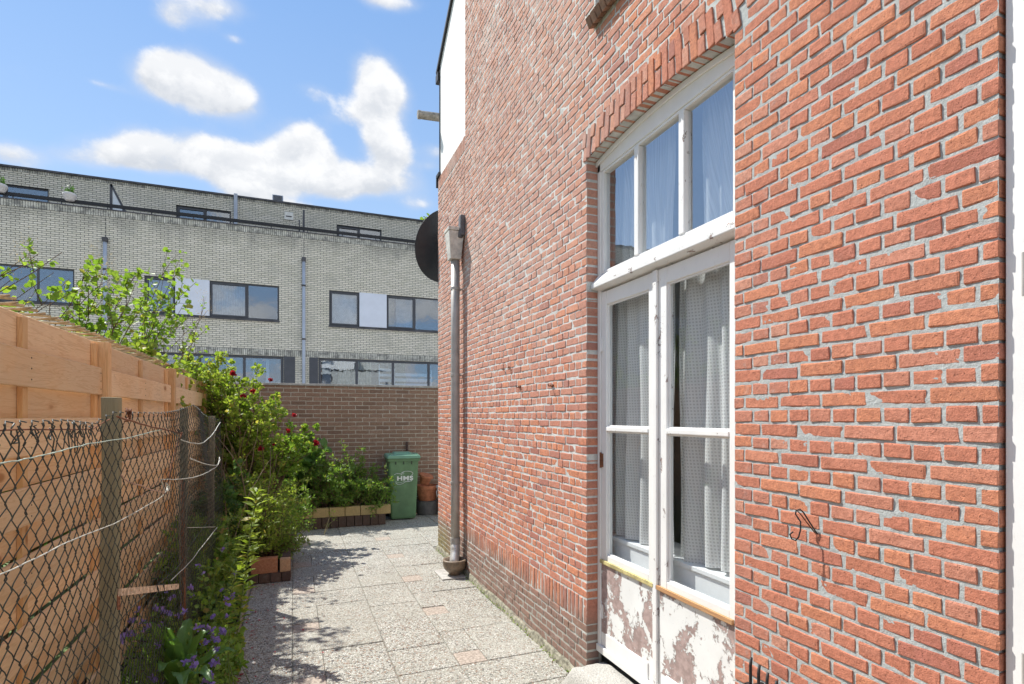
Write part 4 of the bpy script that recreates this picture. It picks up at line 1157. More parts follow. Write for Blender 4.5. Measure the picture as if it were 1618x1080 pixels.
def oldpost(y0, zt, hw, nm='post', mat=mat_oldwood, x=MX-.075):
    ms = M(); rings = []
    for i in range(12):
        z = -.05+(zt+.05)*i/11; w = hw*(1+.03*math.sin(i*1.3)); rings.append([(x+a*w+.004*math.sin(i*.8), y0+b*w, z) for a, b in ((-1, -1), (0, -1.02), (.8, -1), (1, -.8), (1.02, 0), (1, 1), (0, 1), (-1, 1))])
    loft(ms, rings); return build(nm, ms, mat, cl, bevel=.004)
mat_twigpost = wood_mat('dark_old_post', (.16, .15, .10), 'Z', .4, False)
oldpost(2.54, 1.672, .027, x=-.650)
oldpost(4.25, 1.655, .022, x=-.68, mat=mat_twigpost); oldpost(5.62, 1.60, .024, x=-.68, mat=mat_twigpost)
build('rust_stake', M().tube([(MX+.01, 3.62, .1), (MX+.006, 3.60, .9), (MX+.015, 3.54, 1.25)], .010, 8), mat_rust, cl, smooth=True)
m = M(); c = Vector((MX+.01, 2.46, 1.60))
for i in range(7):
    m.tube([c+Vector((rng.uniform(-.01, .012), rng.uniform(-.02, .03), rng.uniform(-.02, .03))) for _ in range(4)], .003, 5)
build('rusty_tie', m, mat_rust, cl, smooth=True)
# loose wires
def loose(name, label, pts, r, mat, cat='wire', g='loose tie wires on the chain link fence'):
    P_ = [onX(px, py, x) for px, py, x in pts]
    # smooth through the points
    out = []
    for i in range(len(P_)-1):
        p0 = P_[max(i-1, 0)]; p1_ = P_[i]; p2_ = P_[i+1]; p3 = P_[min(i+2, len(P_)-1)]
        for t in (0, .25, .5, .75):
            q = .5*((2*p1_)+(-p0+p2_)*t+(2*p0-5*p1_+4*p2_-p3)*t*t+(-p0+3*p1_-3*p2_+p3)*t**3)
            out.append(q+Vector((rng.uniform(-1, 1), rng.uniform(-1, 1), rng.uniform(-1, 1)))*.0012)
    out.append(P_[-1])
    o = build(name, M().tube(out, r, 6), mat, smooth=True); tag(o, label, cat, g); return o
XW = MX+.03
mat_wire_g = simple('pale_green_wire', (.42, .52, .44), .5, .3, 60, .5)
loose('loose_wire', 'pale green twisted wire running level across the chain link fence', [(-12, 734, XW), (30, 727, XW), (70, 719, XW), (120, 706, XW), (150, 699, XW), (200, 692, XW), (240, 682, XW), (264, 678, XW), (278, 686, XW), (285, 694, XW)], 0.0016, mat_wire_g)
loose('loose_wire', 'white wire loop sagging at the far end of the chain link fence', [(285, 694, XW), (300, 699, XW+.01), (318, 700, XW+.02), (332, 690, XW+.02), (341, 678, XW+.02), (348, 667, XW+.02)], 0.0028, mat_wire)
loose('loose_wire', 'long thin white wire slanting up from the lower left edge', [(-12, 914, XW), (60, 880, XW), (120, 850, XW), (180, 827, XW), (230, 800, XW), (258, 782, XW), (264, 768, XW)], 0.0015, mat_wire)
loose('loose_wire', 'reddish twisted wire ending in a white knot on the fence', [(192, 750, XW), (203, 761, XW), (225, 768, XW), (240, 774, XW), (262, 779, XW)], 0.0024, mat_wire_r)
loose('loose_wire', 'white wire knot hooked on the rusty stake', [(255, 757, XW), (258, 768, XW), (262, 776, XW+.01), (268, 771, XW+.02), (262, 763, XW+.02), (266, 770, XW), (260, 781, XW)], 0.0026, mat_wire)
loose('loose_wire', 'white wire bowing right from the stake to the rose stems', [(255, 757, XW), (280, 757, XW+.02), (305, 754, XW+.04), (325, 747, XW+.05), (343, 736, XW+.05), (348, 726, XW+.05)], 0.0025, mat_wire)
loose('loose_wire', 'short frayed wire end below the white loop', [(301, 724, XW+.02), (315, 730, XW+.03), (330, 734, XW+.04), (344, 734, XW+.05), (347, 722, XW+.05)], 0.0033, mat_wire)
loose('loose_wire', 'rusty bent rod leaning down from the first old post', [(185, 658, XW), (205, 664, XW), (240, 674, XW), (287, 684, XW)], 0.0034, mat_rust)
loose('loose_wire', 'rusty rod hanging down beside the stake', [(287, 683, XW), (281, 700, XW), (273, 728, XW), (267, 755, XW)], 0.0041, mat_rust)
loose('loose_wire', 'thin grey wire slanting down to the tip of the perforated bracket', [(343, 833, XW+.1), (320, 862, XW+.07), (298, 890, XW+.05), (270, 917, XW+.05)], 0.0018, mat_wire)
loose('loose_wire', 'thin level grey wire end low behind the foliage', [(296, 833, XW), (318, 833, XW+.03), (340, 832, XW+.06)], 0.0018, mat_wire)
# perforated bracket
pbk = thing('perforated_bracket', 'rust spotted perforated metal strip sticking out from the chain link fence', 'bracket')
A = onX(186, 936, XW+.012); Bp = onX(282, 926, XW+.05)
ax = (Bp-A); Lb = ax.length; ax.normalize(); upv = Vector((0, 0, 1)); upv = (upv-ax*upv.dot(ax)).normalized(); nrm = ax.cross(upv)
mat_strip = simple('rust_spotted_strip', (.55, .40, .28), .7, .45, 45, .4, .1, .001, 120)
nh = 9; m = M(); hw = .0125; th = .0015
def holed(m, A, ax, upv, nrm, L, nh, hw):
    seg = L/nh
    for i in range(nh):
        c = A+ax*(seg*(i+.5)); hr = .0055; k = 12; outer = []; inner = []
        for j in range(k):
            q = 2*math.pi*(j+.5)/k; cx, sx = math.cos(q), math.sin(q)
            sc_ = min(seg/2/abs(cx) if abs(cx) > 1e-6 else 9, hw/abs(sx) if abs(sx) > 1e-6 else 9)
            outer.append(c+ax*(cx*sc_)+upv*(sx*sc_)); inner.append(c+ax*(cx*hr)+upv*(sx*hr))
        vs = [p+nrm*th for p in outer]+[p+nrm*th for p in inner]+[p-nrm*th for p in outer]+[p-nrm*th for p in inner]
        fs = []
        for j in range(k):
            jn = (j+1) % k
            fs += [(j, jn, k+jn, k+j), (2*k+j, 3*k+j, 3*k+jn, 2*k+jn), (k+j, k+jn, 3*k+jn, 3*k+j)]
        m.add(vs, fs)
    for s_ in (-1, 1):
        a = A+upv*hw*s_; b = a+ax*L; m.add([a+nrm*th, b+nrm*th, b-nrm*th, a-nrm*th], [(0, 1, 2, 3)])
holed(m, A, ax, upv, nrm, Lb, nh, hw); build('strip', m, mat_strip, pbk)
m = M(); dn_ = Vector((0, 0, -1)); holed(m, A+ax*.012-upv*.008, dn_, ax, nrm, .05, 2, .0125); build('leg', m, mat_rust, pbk)
m = M(); m.add([A+ax*Lb+upv*hw, A+ax*Lb-upv*hw, A+ax*(Lb+.02)-upv*.001, A+ax*Lb+upv*hw+nrm*.002, A+ax*Lb-upv*hw+nrm*.002], [(0, 1, 2), (3, 2, 4), (0, 2, 3)]); build('tip', m, mat_rust, pbk)
build('tie', M().tube([A+ax*Lb*.55+upv*.016, A+ax*Lb*.55+nrm*.006, A+ax*Lb*.6-upv*.016, A+ax*Lb*.6-nrm*.006, A+ax*Lb*.56+upv*.016, A+ax*Lb*.66+upv*.014+nrm*.004, A+ax*Lb*.7-upv*.013], .003, 5), mat_iron, pbk)

# edging board along the bed
eb = build('edging_board', M().box(-.385, -.362, 2.2, 4.45, -.03, .065), mat_edge, bevel=.004); tag(eb, 'grey weathered edging board between flower bed and path', 'edging board')
eb2 = build('edging_board', M().box(-.388, -.365, 4.48, 5.74, -.03, .05), mat_edge, bevel=.004); tag(eb2, 'far length of edging board ending at the orange brick planter', 'edging board')

# ================================================================== FAR BUILDING
ap = thing('apartment_building', 'long pale grey brick terrace of flats with dark windows behind the wall', 'building')
def far_brick():
    m, n = newmat('pale_grey_brick'); p = posn(n)
    sp_ = n('ShaderNodeSeparateXYZ', {0: p}).node
    uv = n('ShaderNodeCombineXYZ', {0: n.math('ADD', sp_.outputs[0], sp_.outputs[1]), 1: sp_.outputs[2], 2: 0.0})
    def bt(c1, c2, mo):
        return n('ShaderNodeTexBrick', {'Vector': uv, 'Color1': c1+(1,), 'Color2': c2+(1,), 'Mortar': mo+(1,), 'Scale': 1.0, 'Mortar Size': .0075, 'Mortar Smooth': .3, 'Bias': 0.0, 'Brick Width': .215, 'Row Height': .0655}, offset=.5).node
    b = bt((.68, .655, .55), (.82, .78, .68), (.12, .12, .115))
    c = b.outputs[0]
    blot = n.ramp(n.noise(p, 1.1, 6, .65), .50, .72)
    c = n.mix(n.math('MULTIPLY', blot, .30), c, (.30, .31, .29))
    st = n.ramp(n.math('ADD', sp_.outputs[2], n.math('MULTIPLY', n.noise(n.vec('MULTIPLY', p, (1, 1, .25)), 1.8, 6, .7), 1.6)), 8.15, 8.95)
    low = n.ramp(sp_.outputs[2], 8.2, 8.1)
    c = n.mix(n.math('MULTIPLY', n.math('MULTIPLY', st, low), .5), c, (.14, .145, .14))
    return finish(m, n, c, .9, n.math('SUBTRACT', 1.0, b.outputs[1]), .006, .2)
mat_far = far_brick()
def soldier_mat():
    m, n = newmat('soldier_course'); p = posn(n)
    sp_ = n('ShaderNodeSeparateXYZ', {0: p}).node
    uv = n('ShaderNodeCombineXYZ', {0: sp_.outputs[2], 1: n.math('ADD', sp_.outputs[0], 0.0), 2: 0.0})
    b = n('ShaderNodeTexBrick', {'Vector': uv, 'Color1': (.55, .55, .48, 1), 'Color2': (.70, .69, .62, 1), 'Mortar': (.12, .12, .115, 1), 'Scale': 1.0, 'Mortar Size': .0075, 'Mortar Smooth': .3, 'Brick Width': 3.0, 'Row Height': .0655}, offset=0.0).node
    d = n.ramp(n.noise(p, 5, 6, .7), .40, .62); c = n.mix(n.math('MULTIPLY', d, .75), b.outputs[0], (.12, .12, .122))
    return finish(m, n, c, .9, n.math('SUBTRACT', 1.0, b.outputs[1]), .006, .2)
mat_soldier = soldier_mat()
mat_coping = simple('dark_coping', (.085, .085, .095), .7, .35, 3, .3)
mat_frame = simple('grey_window_frame', (.075, .08, .095), .5, .1, 5)
mat_panel = simple('pale_blue_panel', (.72, .77, .88), .45, .03, 3)
mat_farpipe = simple('pale_blue_pipe', (.44, .50, .60), .5, .08, 3)
mat_curt = simple('far_curtain', (.60, .62, .66), .9, .15, 6)
mat_tancurt = simple('tan_curtain', (.42, .32, .20), .9, .25, 9)
FY = 21.0
def facade(Yp, x0, x1, z0, z1, holes, mat, depth, name='wall'):
    xs = sorted({x0, x1, *[h[0] for h in holes], *[h[1] for h in holes]}); zs = sorted({z0, z1, *[h[2] for h in holes], *[h[3] for h in holes]})
    m = M()
    for a, b in zip(xs, xs[1:]):
        for c, d in zip(zs, zs[1:]):
            cx, cz = (a+b)/2, (c+d)/2
            if any(h[0] < cx < h[1] and h[2] < cz < h[3] for h in holes): continue
            m.add([(a, Yp, c), (b, Yp, c), (b, Yp, d), (a, Yp, d)], [(0, 1, 2, 3)])
    for a, b, c, d in holes:
        m.add([(a, Yp, c), (a, Yp+depth, c), (a, Yp+depth, d), (a, Yp, d), (b, Yp, c), (b, Yp+depth, c), (b, Yp+depth, d), (b, Yp, d)], [(0, 1, 2, 3), (4, 7, 6, 5), (3, 2, 6, 7), (0, 4, 5, 1)])
    return build(name, m, mat, ap)
Z1a, Z1b = 4.93, 6.17
H1 = [(-9.6, -6.32, 5.07, 6.18), (-4.47, -.44, 4.94, Z1b), (1.226, 5.9, 4.88, Z1b), (-14.6, -11.4, 4.94, Z1b), (-19.5, -16.2, 4.94, Z1b)]
GF0, GF1 = .55, 3.70
H0 = [(-5.3, -.30+.0, GF0, GF1), (.86, 6.2, GF0, GF1), (-12.5, -6.3, GF0, GF1)]
facade(FY, -24, 9, -.05, 7.93, H1+H0, mat_far, .12)
Z2 = 9.17
H2 = [(-9.9, -7.56, 7.7, Z2), (-3.885, -2.12, 7.7, Z2), (1.616, 3.363, 7.7, Z2), (-16, -13.5, 7.7, Z2)]
facade(22.8, -24, 9, 7.6, 9.62, H2, mat_far, .10)
build('soldier_course', M().box(-24, 9, FY-.012, FY+.25, 7.93, 8.13), mat_soldier, ap)
build('soldier_course', M().box(-24, 9, FY-.006, FY-.001, 3.705, 3.92), mat_soldier, ap)
build('soldier_course', M().box(-24, 9, 22.79, 23.05, 9.622, 9.72), mat_soldier, ap)
build('coping', M().box(-24, 9, FY-.03, FY+.30, 8.131, 8.165), mat_coping, ap)
build('roof_edge', M().box(-24, 9, 22.74, 23.1, 9.721, 9.785), mat_coping, ap)
build('roof', M().box(-24, 9, FY+.14, 31, 7.55, 7.6).box(-24, 9, 23.1, 31, 9.6, 9.70), mat_coping, ap)
build('side_wall', M().box(9.0, 9.25, FY, 31, 0, 7.9).box(-24.25, -24, FY, 31, 0, 7.9).box(9.0, 9.25, 22.8, 31, 7.9, 9.7).box(-24, 9, 31, 31.2, 0, 9.7), mat_far, ap)
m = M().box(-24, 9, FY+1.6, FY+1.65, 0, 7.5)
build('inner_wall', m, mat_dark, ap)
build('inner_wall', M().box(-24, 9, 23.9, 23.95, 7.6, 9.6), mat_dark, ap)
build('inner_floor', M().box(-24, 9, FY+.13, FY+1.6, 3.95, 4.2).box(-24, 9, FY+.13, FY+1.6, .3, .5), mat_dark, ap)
def window(x0, x1, z0, z1, splits, Yp, panels=(), sillh=.05, fw=.055, parent=ap, casement=()):
    """one framed window; splits are mullion positions; panels are index ranges filled with a solid panel"""
    fr = M(); y0, y1 = Yp+.06, Yp+.115
    fr.box(x0, x1, y0, y1, z0, z0+fw).box(x0, x1, y0, y1, z1-fw, z1)
    ed = [x0]+list(splits)+[x1]
    fr.box(x0, x0+fw, y0, y1, z0+fw, z1-fw).box(x1-fw, x1, y0, y1, z0+fw, z1-fw)
    for s_ in splits: fr.box(s_-fw/2, s_+fw/2, y0, y1, z0+fw, z1-fw)
    o = build('window', fr, mat_frame, parent)
    for i in range(len(ed)-1):
        a = ed[i]+(fw if i == 0 else fw/2); b = ed[i+1]-(fw if i == len(ed)-2 else fw/2)
        if i in panels: continue
        if i in casement:
            c = M(); k = .05; c.box(a+.004, b-.004, y0-.02, y0-.001, z0+fw, z0+fw+k).box(a+.004, b-.004, y0-.02, y0-.001, z1-fw-k, z1-fw).box(a+.004, a+k, y0-.02, y0-.001, z0+fw+k, z1-fw-k).box(b-k, b-.004, y0-.02, y0-.001, z0+fw+k, z1-fw-k)
            build('casement', c, mat_frame, o)
        build('pane', M().box(a, b, y0+.02, y0+.03, z0+fw, z1-fw), mat_glass_far, o)
    for i in panels:
        build('panel', M().box(ed[i]-.0, ed[i+1]+.0, Yp-.012, Yp+.055, z0+.03, z1-.005), mat_panel, o, bevel=.004)
    if sillh: build('sill', M().box(x0-.02, x1+.02, Yp-.05, Yp+.058, z0-.055, z0-.002), mat_coping, o)
    return o
window(-9.6, -6.32, 5.07, 6.18, (-8.8, -7.25), FY)
window(-4.47, -.44, 4.94, Z1b, (-3.597, -2.601, -1.446), FY, (1,), casement=(0, 2))
window(1.226, 5.9, 4.88, Z1b, (2.293, 3.285, 4.362), FY, (1,), casement=(0, 2))
window(-14.6, -11.4, 4.94, Z1b, (-13.6, -12.6), FY, (1,)); window(-19.5, -16.2, 4.94, Z1b, (-18.4, -17.3), FY, (1,))
for h, s_ in zip(H2, ((-8.7,), (-2.95,), (2.49,), (-14.8,))): window(h[0], h[1], h[2], h[3], s_, 22.8, sillh=0, casement=(0,))
# ground-floor glazing
g1_ = window(-5.3, -.30, GF0, GF1, (-4.2, -2.9, -1.55), FY, sillh=0, fw=.09)
g2_ = window(.86, 6.2, GF0, GF1, (2.2, 3.53, 4.9), FY, sillh=0, fw=.09)
window(-12.5, -6.3, GF0, GF1, (-11, -9.5, -8), FY, sillh=0, fw=.09)
build('pier', M().box(-.29, .08, FY-.02, FY+.13, 0, 3.70).box(.55, .85, FY-.01, FY+.13, 0, 3.70), mat_frame, ap)
# curtains and blinds inside the flats, and solid stand-ins for reflections
def drape(x0, x1, z0, z1, y, mat, name='blind', n_=14, amp=.03):
    m = M(); V = []
    for i in range(n_*4+1):
        x = x0+(x1-x0)*i/(n_*4); yy = y+amp*math.sin(i*math.pi/2)*.8; V += [(x, yy, z0), (x, yy, z1)]
    m.add(V, [(2*i, 2*i+2, 2*i+3, 2*i+1) for i in range(n_*4)]); return build(name, m, mat, ap, smooth=True)
drape(-2.55, -1.50, 4.99, 6.12, FY+.35, mat_curt, 'curtain'); drape(-4.4, -3.7, 4.99, 6.12, FY+.35, mat_curt, 'curtain')
build('blind', M().box(1.30, 2.20, FY+.22, FY+.24, 4.98, 6.12), mat_curt, ap)
drape(3.35, 3.62, 4.95, 6.1, FY+.3, mat_tancurt, 'curtain'); drape(3.7, 4.3, 4.95, 6.1, FY+.4, mat_curt, 'curtain')
drape(1.0, 1.3, .6, 3.6, FY+.3, mat_curt, 'curtain'); drape(1.55, 2.75, .6, 3.6, FY+.3, mat_tancurt, 'curtain', 10, .05)
mat_reflbrick = simple('reddish_reflected_wall', (.20, .10, .08), .9, .15, 5)
build('reflected_pier', M().box(-2.15, -1.35, FY+.5, FY+.7, .5, 3.65).box(2.8, 3.5, FY+.9, FY+1.1, .5, 3.65).box(5.55, 5.8, FY+.4, FY+.5, .5, 3.65), mat_reflbrick, ap)  # solid slabs stand in for brick houses reflected in the panes
mat_white_in = simple('white_frames_and_slats', (.75, .77, .80), .6, .05)
m = M()
for a, b in ((-1.30, -1.20), (-.88, -.78), (-3.2, -3.1), (-2.45, -2.35)): m.box(a, b, FY+.42, FY+.47, .5, 3.6)
m.box(-1.3, -.35, FY+.42, FY+.47, 1.9, 2.02); build('reflected_window', m, mat_white_in, ap)  # white bars stand in for windows reflected in the panes
m = M()
for i in range(6):
    z = 2.30+i*.20; m.box(3.05, 3.50, FY+.2, FY+.22, z, z+.10)
    if i < 5: m.box(3.62, 5.05, FY+.26, FY+.28, z+.03, z+.15)
m.box(3.02, 3.06, FY+.19, FY+.23, 1.6, 3.55).box(3.60, 3.64, FY+.25, FY+.29, 1.6, 3.4).box(5.03, 5.07, FY+.25, FY+.29, 1.6, 3.4); m.box(5.35, 5.42, FY+.35, FY+.4, 1.2, 3.6).box(5.0, 5.42, FY+.35, FY+.4, 2.30, 2.40)
build('louvre_blind', m, mat_white_in, ap)
# down pipes of the flats
for px_, ptop in ((480, 413), (166, 382)):
    p = onY(px_, ptop, FY-.08)
    fp = build('downpipe', M().tube([(p.x, FY-.08, 0), (p.x, FY-.08, p.z)], .055, 12), mat_farpipe, ap, smooth=True)
    build('hopper', M().box(p.x-.07, p.x+.07, FY-.15, FY-.012, p.z, p.z+.14), mat_coping, fp, bevel=.01)
    build('expansion_joint', M().box(p.x-.006, p.x+.006, FY-.004, FY+.002, p.z+.14, 7.93), mat_coping, ap)
    for z in (2.5, 4.3, 6.2): build('pipe_clip', M().tube([(p.x, FY-.08, z), (p.x, FY-.08, z+.06)], .065, 12), mat_coping, fp)
p = onY(372.5, 306, 22.72); build('downpipe', M().box(p.x-.06, p.x+.06, 22.66, 22.78, 7.6, p.z), mat_farpipe, ap, bevel=.01)
p = onY(456.5, 341, 22.78); v_ = build('wall_vent', M().box(p.x-.16, p.x+.16, 22.76, 22.795, p.z-.15, p.z+.15), simple('vent_grey', (.80, .80, .76), .7), ap, bevel=.01)
build('vent_slot', M().box(p.x-.10, p.x+.10, 22.752, 22.759, p.z-.04, p.z+.0), mat_coping, v_)
p = onY(439, 309, 24.2); zv = p.z; rv = build('roof_vent', M().box(p.x-.20, p.x+.20, 24.1, 24.5, 9.7, zv), mat_farpipe, ap, bevel=.01)
m = M()
for i in range(5): m.box(p.x-.165, p.x+.165, 24.08, 24.099, zv-.24+i*.045, zv-.22+i*.045)
build('louvre', m, mat_frame, rv)
# terrace railing
rl = build('railing', M().box(-24, 9, FY+.15, FY+.21, 8.29, 8.39), mat_black, ap)
m = M(); x = -23.5
while x < 9: m.box(x-.015, x+.015, FY+.17, FY+.19, 8.16, 8.31); x += 1.2
build('railing_post', m, mat_frame, rl)
# privacy screens
def screen(px0, px1, ptop, Yp):
    a = onY(px0, ptop, Yp); b = onY(px1, 335, Yp); z0 = 8.0
    fr = M(); fr.box(a.x-.035, a.x+.035, Yp-.02, Yp+.02, z0, a.z)
    d = Vector((b.x-a.x, 0, (z0-a.z))); k = d.length; d.normalize(); nn = Vector((d.z, 0, -d.x)); p0 = Vector((a.x, Yp, a.z))
    def bar(y0, y1): 
        P0 = [p0+nn*.03, p0+nn*.03+d*k, p0-nn*.03+d*k, p0-nn*.03]
        fr.add([(q.x, y0, q.z) for q in P0]+[(q.x, y1, q.z) for q in P0], [(0, 1, 2, 3), (4, 7, 6, 5), (0, 4, 5, 1), (1, 5, 6, 2), (2, 6, 7, 3), (3, 7, 4, 0)])
    bar(Yp-.02, Yp+.02)
    mx = a.x+(b.x-a.x)*.62; mz = a.z+(z0-a.z)*.62; fr.box(mx-.03, mx+.03, Yp-.015, Yp+.015, z0, mz)
    s_ = build('privacy_screen', fr, mat_frame, ap)
    build('screen_panel', M().add([(a.x+.04, Yp, z0), (b.x-.05, Yp, z0), (a.x+.04, Yp, a.z-.12), (a.x+.04, Yp+.01, z0), (b.x-.05, Yp+.01, z0), (a.x+.04, Yp+.01, a.z-.12)], [(0, 1, 2), (3, 5, 4)]), simple('opal_glass', (.72, .78, .84), .4, .03), s_)
screen(175.5, 207, 291, FY+.6)
p = onY(480, 331, FY+.5); build('privacy_screen', M().box(p.x-.035, p.x+.035, FY+.5, FY+1.4, 8.0, p.z).box(p.x-.17, p.x-.13, FY+.3, FY+.34, 8.0, p.z-.45), mat_frame, ap)
# pots hung on the railing
for px_, py_, lab in ((110, 311, 'white pot with a small dark plant on the terrace railing'), (0, 297, 'white pot on the terrace railing at the left edge of the photo')):
    p = onY(px_, py_, FY+.12); t_ = thing('balcony_pot', lab, 'flower pot', 'pots on the terrace railing', loc=(p.x, p.y, p.z))
    m = M(); m.lathe((0, 0, -.13), [(.09, 0), (.12, .02), (.19, .18), (.17, .24), (.15, .25)], 16); build('pot_body', m, mat_whiteplastic, t_)
    NR2 = np.random.RandomState(5)
    vs = []; fs = []
    for k in range(70):
        c = Vector(NR2.normal(0, .07, 3).tolist())+Vector((0, 0, .20)); d = Vector(NR2.normal(0, 1, 3).tolist()).normalized()*.05; e = d.cross(Vector((.3, .5, .8))).normalized()*.02
        o_ = len(vs); vs += [c-d, c+e, c+d, c-e]; fs.append((o_, o_+1, o_+2, o_+3))
    build('plant', (vs, fs), leaf_dark, t_)

# ================================================================== VEGETATION
LEAF_T = {
 'oval': (np.array([(0, 0, 0), (.30, .26, .05), (.42, .66, .04), (0, 1.0, -.03), (-.42, .66, .04), (-.30, .26, .05), (0, .5, -.05)]), [(0, 1, 6), (1, 2, 6), (2, 3, 6), (3, 4, 6), (4, 5, 6), (5, 0, 6)]),
 'round': (np.array([(0, 0, 0), (.40, .18, .05), (.50, .60, .06), (0, 1.0, -.05), (-.50, .60, .06), (-.40, .18, .05), (0, .5, -.05)]), [(0, 1, 6), (1, 2, 6), (2, 3, 6), (3, 4, 6), (4, 5, 6), (5, 0, 6)]),
 'thin': (np.array([(0, 0, 0), (.11, .35, .03), (.08, .7, .02), (0, 1.0, -.10), (-.08, .7, .02), (-.11, .35, .03), (0, .5, -.02)]), [(0, 1, 6), (1, 2, 6), (2, 3, 6), (3, 4, 6), (4, 5, 6), (5, 0, 6)]),
 'fern': (np.array([(0, 0, 0), (.26, .22, .03), (.10, .34, 0), (.22, .55, .02), (.06, .66, 0), (0, 1.0, -.05), (-.06, .66, 0), (-.22, .55, .02), (-.10, .34, 0), (-.26, .22, .03)]), [(0, 1, 2), (2, 3, 4), (4, 5, 6), (6, 7, 8), (8, 9, 0), (0, 2, 8), (2, 4, 6), (2, 6, 8)]),
}
def leaves(name, P, Dr, size, kind, mat, parent, seed=0, up=.55, tone=None):
    """P positions (n,3), Dr directions (n,3)"""
    r = np.random.RandomState(seed); T, F = LEAF_T[kind]; n_ = len(P)
    Dr = Dr/np.maximum(np.linalg.norm(Dr, axis=1, keepdims=True), 1e-6)
    U = np.array([0, 0, 1.])*up+r.normal(0, .6, (n_, 3)); Sd = np.cross(Dr, U); Sd /= np.maximum(np.linalg.norm(Sd, axis=1, keepdims=True), 1e-6)
    Nn = np.cross(Sd, Dr); s = (size*r.uniform(.6, 1.25, n_))[:, None, None]
    V = P[:, None, :]+s*(T[None, :, 0:1]*Sd[:, None, :]+T[None, :, 1:2]*Dr[:, None, :]+T[None, :, 2:3]*Nn[:, None, :])
    k = len(T); F3 = (np.array(F)[None]+(np.arange(n_)*k)[:, None, None]).reshape(-1, 3)
    tn = (r.uniform(0, 1, n_) if tone is None else tone)
    return arr_mesh(name, V.reshape(-1, 3), np.zeros((0, 4), int), mat, np.repeat(tn, len(F)), parent, False, F3)
def stems(name, base_pts, tips, mat, parent, r0=.006, seed=1, n_=7, sway=.12, sides=5):
    r = np.random.RandomState(seed); m = M(); curves = []
    for b, t in zip(base_pts, tips):
        b = Vector(b); t = Vector(t); L = (t-b).length; w1 = Vector(r.normal(0, sway*L*.5, 3).tolist()); pts = []
        for i in range(n_+1):
            f = i/n_; p = b.lerp(t, f)+w1*math.sin(f*math.pi)+Vector((0, 0, L*.12*math.sin(f*math.pi)))
            p += Vector(r.normal(0, .012*L*.4, 3).tolist())*(1 if 0 < i < n_ else 0); pts.append(p)
        m.tube(pts, [r0*(1-.75*i/n_) for i in range(n_+1)], sides); curves.append(pts)
    if name:
        so_ = build(name, m, mat, parent, smooth=True)
        if name == 'twig': so_['kind'] = 'stuff'
    return curves
def sample(curves, n_, f0, r, spread=.02):
    P = []; Dd = []
    for _ in range(n_):
        c = curves[r.randint(len(curves))]; f = f0+(1-f0)*r.rand()**.8; x = f*(len(c)-1); i = min(int(x), len(c)-2)
        p = c[i].lerp(c[i+1], x-i); d = (c[i+1]-c[i]).normalized()
        q = Vector(r.normal(0, 1, 3).tolist()); q = (q-d*q.dot(d)*.6)
        dd = (q.normalized()+d*.35+Vector((0, 0, .12))).normalized()
        P.append(p+q.normalized()*spread*r.rand()); Dd.append(dd)
    return np.array(P), np.array(Dd)
def bush(name, label, cat, center, radii, n_stem, n_leaf, size, kind, lm, sm=mat_twig, base=None, seed=0, r0=.006, f0=.35, group=None, twigs=3, shell=.35, sway=.12, tlen=.25, up=.55, spread=.02, base_r=.12, zmin=0.03):
    r = np.random.RandomState(seed); t_ = thing(name, label, cat, group)
    c = np.array(center); rad = np.array(radii); base = np.array(base if base is not None else (center[0], center[1], 0))
    tips = []
    while len(tips) < n_stem:
        v = r.normal(0, 1, 3); v /= np.linalg.norm(v); q = c+v*rad*(shell+(1-shell)*r.rand()**.5)
        q[2] = max(q[2], zmin+.03); tips.append(q)
    brx = min(base_r, radii[0]*.35)
    bases = [base+np.array([r.normal(0, brx), r.uniform(-1.6, 1.6)*base_r, 0]) for _ in tips]
    cv = stems('stem', bases, tips, sm, t_, r0, seed+1, 7, sway)
    # side twigs
    tb = []; tt = []
    for cc in cv:
        for _ in range(twigs):
            i = r.randint(3, len(cc)); p = cc[min(i, len(cc)-1)]; v = Vector(r.normal(0, 1, 3).tolist()).normalized()
            tb.append(p); q = p+(v+Vector((0, 0, .3)))*tlen*min(radii)*r.uniform(.5, 1.5); q.z = max(q.z, zmin); tt.append(q)
    tw = stems('twig', tb, tt, sm, t_, r0*.45, seed+2, 4, .1, 4)
    P, Dd = sample(tw, int(n_leaf*.75), .15, r, spread); P2, D2 = sample(cv, int(n_leaf*.25), f0, r, spread)
    P = np.concatenate([P, P2]); Dd = np.concatenate([Dd, D2]); P[:, 2] = np.maximum(P[:, 2], zmin)
    leaves('foliage', P, Dd, size, kind, lm, t_, seed+3, up)
    return t_, cv, tw

